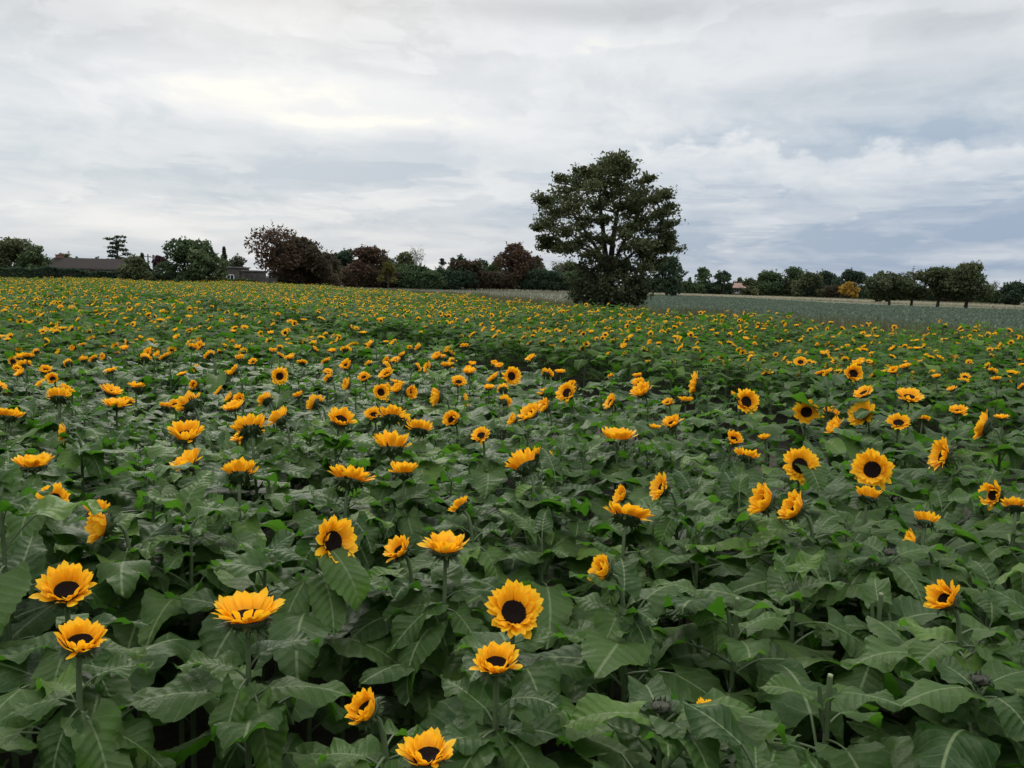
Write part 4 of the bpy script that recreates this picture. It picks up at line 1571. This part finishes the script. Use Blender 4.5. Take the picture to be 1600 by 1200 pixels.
        leaf_quads(cb, P, 0.112, rg, np.full(n, rg.random()), 0.5)
    link('trunk', tb.mesh('trunk', [mat_bark('sycamore_bark', (0.022, 0.020, 0.016), (0.055, 0.05, 0.04))]), root)
    link('crown', cb.mesh('crown', [mat_foliage((0.050, 0.064, 0.028), (0.092, 0.112, 0.048), (0.14, 0.115, 0.050), 0.32)], smooth=False), root)
    # the thicket at its foot
    b = empty('thicket_bush', (base.x - 0.1, Y - 0.9, 0))
    tag(b, "dense dark thicket around the foot of the lone tall tree", 'bush')
    cb, tb = Buf(), Buf()
    for (x, y, rx, ry) in [(500, 960, 130, 110), (640, 1000, 170, 120), (470, 1060, 110, 80), (560, 1090, 170, 80), (740, 1060, 120, 80), (800, 1090, 60, 50), (425, 905, 55, 50), (540, 890, 80, 55), (650, 910, 70, 50), (700, 960, 80, 55), (400, 1010, 60, 60),
                            (820, 1040, 45, 40), (360, 1080, 35, 40), (760, 980, 60, 50)]:
        c = loc(x, y, rg.uniform(-0.4, 0.8))
        c.x += 0.1
        r = (rx / 4.615 * k, rx / 4.615 * k * .8, ry / 4.615 * k)
        n = int(330 * r[0] * r[2] / .5) + 60
        P = lump_points(rg, c, r, n, 0.35)
        P[:, 2] = np.maximum(P[:, 2], 0.03)
        leaf_quads(cb, P, 0.15, rg, np.full(n, rg.random()), 0.2)
        tube(tb, [(c.x * .4, 0.2, 0), (c.x * .8, c.y * .5, c.z * .5), c], [.03, .02, .008], 4)
        for j in range(11):
            e = c + Vector(rg.normal(0, .75, 3) * np.array(r)) + Vector((0, 0, r[2] * .9))
            tube(tb, [c, c.lerp(e, .5), e], [.012, .008, .003], 4)
            P = np.array(e) + rg.normal(0, .10, (14, 3))
            leaf_quads(cb, P, 0.12, rg, np.full(14, rg.random()), 0.2)
    link('stems', tb.mesh('stems', [M_BARK]), b)
    link('foliage', cb.mesh('thicket_foliage', [mat_foliage((0.036, 0.050, 0.026), (0.070, 0.088, 0.042), (0.090, 0.100, 0.05), 0.25)], smooth=False), b)


lone_tree()

# two weeds at the near edge of the brassicas
for i, (px, py, h, lab) in enumerate([(832, 458, 1.0, "brown dock weed standing in the grass left of the lone tall tree"), (1240, 488, 1.0, "brown seedhead weed at the field edge below the far trees"), (1130, 480, 0.9, "olive weed clump at the field edge right of the lone tree")]):
    Y = (38, 23, 28)[i]
    x = at_depth(px, py, Y).x
    r = empty('weed_plant', (x, Y, 0))
    tag(r, lab, 'weed')
    b, c = Buf(), Buf()
    rg = np.random.default_rng(600 + i)
    for j in range(9):
        e = Vector((rg.normal(0, .22), rg.normal(0, .22), h * rg.uniform(.6, 1.1)))
        tube(b, [(0, 0, 0), e * .5 + Vector((0, 0, .05)), e], [.01, .007, .004], 4)
        n = 40
        t = rg.uniform(.3, 1, n)[:, None]
        leaf_quads(c, np.array(e) * t + rg.normal(0, .05, (n, 3)), .06, rg, rg.random(n))
    link('stems', b.mesh('weed_stems', [M_BARK_GREY]), r)
    link('leaves', c.mesh('weed_leaves', [mat_foliage(*(BROWN if i < 2 else OLIVE))], smooth=False), r)

# ------------------------------------------------------------------ buildings
M_TILE = mat_noise('roof_tiles', (0.012, 0.008, 0.007), (0.020, 0.014, 0.012), 3.0, 0.95)
M_REDTILE = mat_noise('red_roof_tiles', (0.17, 0.10, 0.08), (0.25, 0.155, 0.125), 2.0, 0.8)
M_PINK = mat_noise('pale_gable_render', (0.55, 0.46, 0.42), (0.62, 0.54, 0.50), 2.0, 0.85)
M_WHITE = mat_noise('white_paint', (0.62, 0.62, 0.60), (0.72, 0.72, 0.70), 2.0, 0.6)
M_TIMBER = mat_noise('grey_timber', (0.045, 0.04, 0.036), (0.09, 0.082, 0.075), 3.0, 0.85)
M_BLOCK = mat_noise('pale_blockwork', (0.065, 0.06, 0.053), (0.10, 0.095, 0.085), 2.0, 0.9)
M_FELT = mat_noise('roof_felt', (0.13, 0.125, 0.115), (0.20, 0.19, 0.175), 2.0, 0.9)


def mat_brick(name, c1, c2, mortar):
    m, t = new_mat(name)
    g = NT(t)
    br = g.n('ShaderNodeTexBrick')
    s = g.xyz(g.coord('Object'))
    g.put(br.inputs['Vector'], g.comb(g.math('ADD', s[0], s[1]), s[2]))
    for nm, v in (('Color1', c1), ('Color2', c2), ('Mortar', mortar)):
        g.put(br.inputs[nm], v)
    br.inputs['Scale'].default_value = 4.0
    g.out(g.principled(br.outputs[0], 0.9, 0.1))
    return m


M_BRICK = mat_brick('house_brick', (0.16, 0.075, 0.05), (0.21, 0.10, 0.065), (0.25, 0.22, 0.19))
mg, tg_ = new_mat('window_glass')
gg = NT(tg_)
gg.out(gg.principled((0.02, 0.025, 0.03), 0.08, 0.6))
M_GLASS = mg


def window(root, x, y, z, w, h):
    b = Buf()
    for (cx_, cz, sx, sz) in ((0, h / 2, w, .08), (0, -h / 2, w, .08), (-w / 2, 0, .08, h - .09), (w / 2, 0, .08, h - .09), (0, 0, .06, h - .09)):
        box(b, (x + cx_, y, z + cz), (sx, .10, sz))
    f = link('window', b.mesh('window_frame', [M_WHITE], False), root)
    b = Buf()
    box(b, (x, y + .02, z), (w - .09, .02, h - .09))
    link('pane', b.mesh('pane', [M_GLASS], False), f)
    b = Buf()
    box(b, (x, y - .06, z - h / 2 - .09), (w + .2, .22, .07))
    link('sill', b.mesh('sill', [M_WHITE], False), f)


def house(name, label, x0, x1, Y, dep, eave, ridge, roofm, wallm, wins, door, chim, hip=0.0, cat='house', gablem=None):
    w = x1 - x0
    root = empty(name, ((x0 + x1) / 2, Y + dep / 2, 0))
    tag(root, label, cat)
    b = Buf()
    h = w / 2
    d = dep / 2
    box(b, (0, 0, eave / 2), (w, dep, eave))
    b.add([(-h + .01, -d, eave), (-h + .01, d, eave), (-h + .01, 0, ridge - .1), (-h + .01, 0, ridge - .1)], [(0, 1, 2, 3)], mi=0)
    b.add([(h - .01, d, eave), (h - .01, -d, eave), (h - .01, 0, ridge - .1), (h - .01, 0, ridge - .1)], [(0, 1, 2, 3)], mi=0)
    link('wall', b.mesh('house_wall', [wallm], False), root)
    b = Buf()
    o = 0.4
    t = 0.14
    for sgn in (-1, 1):
        e0, e1 = (-h - o, sgn * (d + o), eave - .15), (h + o, sgn * (d + o), eave - .15)
        r0, r1 = (-h - o + hip, 0, ridge), (h + o - hip, 0, ridge)
        V = [e0, e1, r1, r0] + [(p[0], p[1], p[2] + t) for p in (e0, e1, r1, r0)]
        b.add(V, BOXQ)
    rf = link('roof', b.mesh('house_roof', [roofm], False), root)
    b = Buf()
    box(b, (0, -d - o - .05, eave - .10), (w + 2 * o, .10, .14))
    link('gutter', b.mesh('gutter', [M_TIMBER], False), rf)
    for cx_ in chim:
        b = Buf()
        box(b, (cx_, 0.2, ridge + .05), (.8, .6, .8))
        box(b, (cx_, 0.2, ridge + .49), (.92, .72, .08))
        tube(b, [(cx_, .2, ridge + .53), (cx_, .2, ridge + .70)], [.11, .09], 8)
        link('chimney', b.mesh('chimney', [M_BRICK], False), rf)
    for (wx, wz, ww, wh) in wins:
        window(root, wx, -d - .04, wz, ww, wh)
    if door is not None:
        b = Buf()
        box(b, (door, -d - .03, 1.02), (.95, .08, 2.04))
        dr = link('door', b.mesh('door', [M_TIMBER], False), root)
        b = Buf()
        box(b, (door + .36, -d - .10, 1.0), (.05, .06, .14))
        link('handle', b.mesh('handle', [M_WHITE], False), dr)
    return root


xa, xb = at_depth(80, 410, 108).x, at_depth(206, 410, 108).x
zr = at_depth(140, 405, 108).z
house('bungalow', "long low bungalow with dark brown tiled roof behind the clipped hedge", xa, xb, 106, 7.0, 2.2, zr, M_TILE, M_BRICK, [(-3.2, 1.35, 1.6, 1.1), (-.2, 1.35, 1.8, 1.1), (2.8, 1.35, 1.4, 1.1)], 4.2, [-(xb - xa) / 2 + .2])
xa, xb = at_depth(1141, 450, 196).x, at_depth(1168, 450, 196).x
zr = at_depth(1150, 443, 196).z
house('brick_house', "small brick house with pale pinkish-red roof among the right-hand trees", xa, xb, 194, 6.0, 1.9, zr, M_REDTILE, M_BRICK, [(-1.0, 1.2, 1.0, .9), (1.0, 1.2, 1.0, .9)], 0.0, [])
# flat-roofed outbuilding in two steps
xa, xb = at_depth(346, 420, 108).x, at_depth(402, 420, 108).x
root = empty('outbuilding', ((xa + xb) / 2, 110, 0))
tag(root, "pale low flat-roofed outbuilding in two steps left of the copper-brown tree", 'outbuilding')
W_ = xb - xa
b = Buf()
zt = at_depth(360, 416.5, 108).z
box(b, (-W_ * .25, 0, (zt - .15) / 2), (W_ * .5, 4, zt - .15))
box(b, (W_ * .25 + .002, 0, (zt - .55) / 2), (W_ * .5, 3.6, zt - .55))
link('wall', b.mesh('outbuilding_wall', [M_BLOCK], False), root)
b = Buf()
box(b, (-W_ * .25, 0, zt - .075), (W_ * .5 + .3, 4.3, .15))
box(b, (W_ * .25 + .15, 0, zt - .475), (W_ * .5 - .1, 3.9, .15))
link('roof', b.mesh('outbuilding_roof', [M_FELT], False), root)
window(root, -W_ * .25, -2.04, 1.5, .9, .7)
b = Buf()
box(b, (W_ * .25, -1.84, .95), (.9, .08, 1.9))
link('door', b.mesh('door', [M_TIMBER], False), root)

# panel fence
xa, xb = at_depth(402, 425, 101).x, at_depth(432, 425, 101).x
root = empty('panel_fence', (xa, 101, 0))
tag(root, "grey wooden panel fence at the foot of the copper-brown tree", 'fence')
b = Buf()
n = 24
for i in range(n):
    box(b, ((i + .5) * (xb - xa) / n, 0.02 * (i % 2), .85), ((xb - xa) / n - .01, .02, 1.55))
link('boards', b.mesh('boards', [M_BLOCK], False), root)
for i in range(3):
    b = Buf()
    box(b, (i * (xb - xa) / 2, .09, .9), (.1, .1, 1.8))
    link('post', b.mesh('post', [M_TIMBER], False), root)

# telegraph poles
for i, (px, top, lab) in enumerate([(231, 397, "left one of two thin poles right of the bungalow"), (239, 398, "right one of two thin poles, nearer the maroon tree")]):
    p = at_depth(px, top, 120)
    root = empty('utility_pole', (p.x, 120, 0))
    tag(root, lab, 'pole', 'utility poles')
    b = Buf()
    tube(b, [(0, 0, -.2), (0, 0, p.z)], [.12, .08], 8)
    link('pole', b.mesh('pole', [M_TIMBER]), root)
    b = Buf()
    box(b, (0, -.12, p.z - .35), (.9, .08, .09))
    link('crossarm', b.mesh('crossarm', [M_TIMBER], False), root)
    for s in (-.38, .38):
        b = Buf()
        tube(b, [(s, -.12, p.z - .30), (s, -.12, p.z - .2), (s, -.12, p.z - .14)], [.035, .045, .02], 6)
        link('insulator', b.mesh('insulator', [M_WHITE]), root)

# ------------------------------------------------------------------ sky
SUN_AZ, SUN_EL = -16.0, 30.0        # degrees; azimuth from +Y towards +X
world = bpy.data.worlds.new("World")
scene.world = world
world.use_nodes = True
wt = world.node_tree
wt.nodes.clear()
g = NT(wt)
dirv = g.coord('Generated')
s = g.xyz(dirv)
AZ = g.math('MULTIPLY', g.math('ARCTAN2', s[0], s[1]), 57.29578)
EL = g.math('MULTIPLY', g.math('ARCSINE', s[2]), 57.29578)


def dir_deg(px, py):
    d = ray(px, py)
    return math.degrees(math.atan2(d.x, d.y)), math.degrees(math.asin(d.z))


ELC = g.math('MAXIMUM', EL, -2.0)
# clouds seem flatter towards the horizon
ELW = g.math('MULTIPLY', g.math('LOGARITHM', g.math('ADD', ELC, 7.0), 2.718), 16.0)
cw = g.comb(AZ, g.math('MULTIPLY', ELW, 2.2), 0.0)
warp = g.noise(cw, 0.055, 4.0, 0.6)
warp2 = g.noise(g.comb(g.math('ADD', AZ, 53.0), g.math('MULTIPLY', ELW, 2.2), 7.0), 0.055, 4.0, 0.6)
wx = g.math('MULTIPLY', g.math('SUBTRACT', warp, 0.5), 16.0)
wy = g.math('MULTIPLY', g.math('SUBTRACT', warp2, 0.5), 5.0)
AZ2, EL2 = g.math('ADD', AZ, wx), g.math('ADD', EL, g.math('MULTIPLY', wy, 0.5))
AZ3 = g.math('ADD', AZ, g.math('MULTIPLY', wx, 0.35))
big = g.noise(g.comb(AZ2, g.math('MULTIPLY', ELW, 3.4), 3.0), 0.042, 7.0, 0.56)
fine = g.noise(g.comb(AZ2, g.math('ADD', g.math('MULTIPLY', ELW, 3.2), wy), 11.0), 0.15, 8.0, 0.58)


def blob(px, py, sx, sy):
    a, e = dir_deg(px, py)
    u = g.math('DIVIDE', g.math('SUBTRACT', AZ3, a), sx * 0.044)
    v = g.math('DIVIDE', g.math('SUBTRACT', EL2, e), sy * 0.044)
    q = g.math('ADD', g.math('MULTIPLY', u, u), g.math('MULTIPLY', v, v))
    return g.math('EXPONENT', g.math('MULTIPLY', q, -1.0))


# brightness field 0..1
lum = g.math('ADD', g.math('MULTIPLY', big, 0.95), g.math('MULTIPLY', fine, 0.55))
# layered sheets with one crisp and one soft side
sh1 = g.noise(g.comb(g.math('ADD', AZ2, 120.0), g.math('MULTIPLY', ELW, 4.6), 21.0), 0.05, 6.0, 0.6)
lay = g.math('FRACT', g.math('ADD', g.math('MULTIPLY', sh1, 3.2), g.math('MULTIPLY', EL, 0.09)))
lay = g.math('MULTIPLY', g.ramp(lay, 0.0, 0.16), g.math('SUBTRACT', 1.0, g.ramp(lay, 0.3, 1.0)))
lum = g.math('ADD', lum, g.math('MULTIPLY', g.math('SUBTRACT', lay, 0.4), 0.20))
puff = g.noise(g.comb(g.math('ADD', AZ2, -70.0), g.math('MULTIPLY', ELW, 2.0), 33.0), 0.16, 9.0, 0.55)
lum = g.math('ADD', lum, g.math('MULTIPLY', g.math('SUBTRACT', g.ramp(puff, 0.40, 0.60), 0.5), 0.20))
lum = g.math('ADD', lum, -0.20)
for px, py, sx, sy, w in [(540, 186, 130, 11, 0.42), (520, 160, 320, 50, 0.05), (150, 345, 170, 16, 0.34), (900, 110, 330, 80, 0.24), (1200, 60, 300, 60, 0.18), (250, 130, 300, 60, 0.16), (560, 300, 160, 26, 0.18),
                          (680, 12, 420, 22, -0.42), (1010, 20, 200, 20, -0.25), (300, 70, 260, 36, -0.16), (330, 205, 160, 20, -0.20), (420, 250, 420, 40, -0.26), (250, 290, 300, 24, -0.14),
                          (700, 240, 240, 30, -0.16), (1250, 300, 420, 44, -0.16), (1350, 370, 420, 44, -0.20), (1260, 130, 190, 30, -0.16), (1500, 30, 120, 24, -0.2), (800, 390, 360, 40, -0.10)]:
    lum = g.math('ADD', lum, g.math('MULTIPLY', blob(px, py, sx, sy), w))
# a bank of cumulus heads low on the right
cn = g.noise(g.comb(AZ, g.math('MULTIPLY', EL, 1.5), 5.0), 0.42, 7.0, 0.52)
cn2 = g.noise(g.comb(AZ, 0.0, 2.0), 0.11, 3.0, 0.5)
a_r, e_r = dir_deg(1400, 235)
top = g.math('ADD', e_r + 0.2, g.math('ADD', g.math('MULTIPLY', g.math('SUBTRACT', cn2, 0.5), 4.0), g.math('MULTIPLY', g.math('SUBTRACT', cn, 0.5), 5.0)))
below = g.math('SUBTRACT', top, EL)
bank = g.math('MULTIPLY', g.ramp(below, -0.05, 0.55), g.math('SUBTRACT', 1.0, g.ramp(below, 0.8, 3.4)))
bank = g.math('MULTIPLY', bank, g.ramp(AZ, dir_deg(880, 230)[0], dir_deg(1150, 230)[0]))
above = g.math('MULTIPLY', g.ramp(g.math('MULTIPLY', below, -1.0), -0.1, 0.25), g.math('SUBTRACT', 1.0, g.ramp(g.math('MULTIPLY', below, -1.0), 0.4, 1.8)))
above = g.math('MULTIPLY', above, g.ramp(AZ, dir_deg(820, 230)[0], dir_deg(1050, 230)[0]))
lum = g.math('SUBTRACT', lum, g.math('MULTIPLY', above, 0.13))
lum = g.math('ADD', lum, g.math('MULTIPLY', bank, g.math('MULTIPLY', g.math('ADD', cn, 0.1), 0.36)))
cool = g.math('MULTIPLY', g.ramp(AZ, -24.0, 26.0, False), g.math('SUBTRACT', 1.0, g.ramp(EL, 3.0, 16.0)))
lum = g.math('SUBTRACT', lum, g.math('MULTIPLY', cool, 0.06))
grey = g.mix(cool, (0.47, 0.56, 0.645), (0.335, 0.43, 0.57))
grey = g.mix(g.ramp(EL, 9.0, 17.0), grey, (0.56, 0.59, 0.62))
white = g.mix(g.ramp(lum, 0.86, 1.2), (0.775, 0.805, 0.835), (0.95, 0.945, 0.87))
cloud = g.mix(g.ramp(lum, 0.20, 0.86, False), grey, white)
# an overcast sky is brighter overhead than near the horizon
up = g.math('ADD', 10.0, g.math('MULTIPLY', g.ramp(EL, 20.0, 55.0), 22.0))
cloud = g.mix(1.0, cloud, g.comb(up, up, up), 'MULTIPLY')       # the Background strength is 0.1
sky = g.n('ShaderNodeTexSky', sky_type='NISHITA')
sky.sun_disc = False
sky.sun_elevation = rad(SUN_EL)
sky.sun_rotation = rad(SUN_AZ)
sky.altitude = 20
sky.dust_density = 2.5
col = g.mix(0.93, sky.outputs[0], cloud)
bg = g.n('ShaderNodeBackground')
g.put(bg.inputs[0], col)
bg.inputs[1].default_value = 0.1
wo = g.n('ShaderNodeOutputWorld')
wt.links.new(bg.outputs[0], wo.inputs[0])

sun_d = bpy.data.lights.new('sun', 'SUN')
sun_d.energy = 1.5
sun_d.angle = rad(18)
sun_d.color = (1.0, 0.95, 0.86)
sun = bpy.data.objects.new('sun', sun_d)
COL.objects.link(sun)
sd = Vector((math.sin(rad(SUN_AZ)) * math.cos(rad(SUN_EL)), math.cos(rad(SUN_AZ)) * math.cos(rad(SUN_EL)), math.sin(rad(SUN_EL))))
sun.rotation_euler = sd.to_track_quat('Z', 'Y').to_euler()
sun.location = (0, 0, 50)

scene.view_settings.view_transform = 'Standard'
scene.view_settings.look = 'None'
scene.view_settings.exposure = 0.0
scene.view_settings.gamma = 1.0
scene.render.engine = 'CYCLES'
scene.cycles.max_bounces = 6
scene.cycles.transmission_bounces = 4
scene.cycles.diffuse_bounces = 3
print('COUNTS', len(heads), len(bl), len(auto_leaf), 'radius', R_IND, 'objects', len(scene.objects), 'mass faces', sum(len(q) for q in mass.Q))
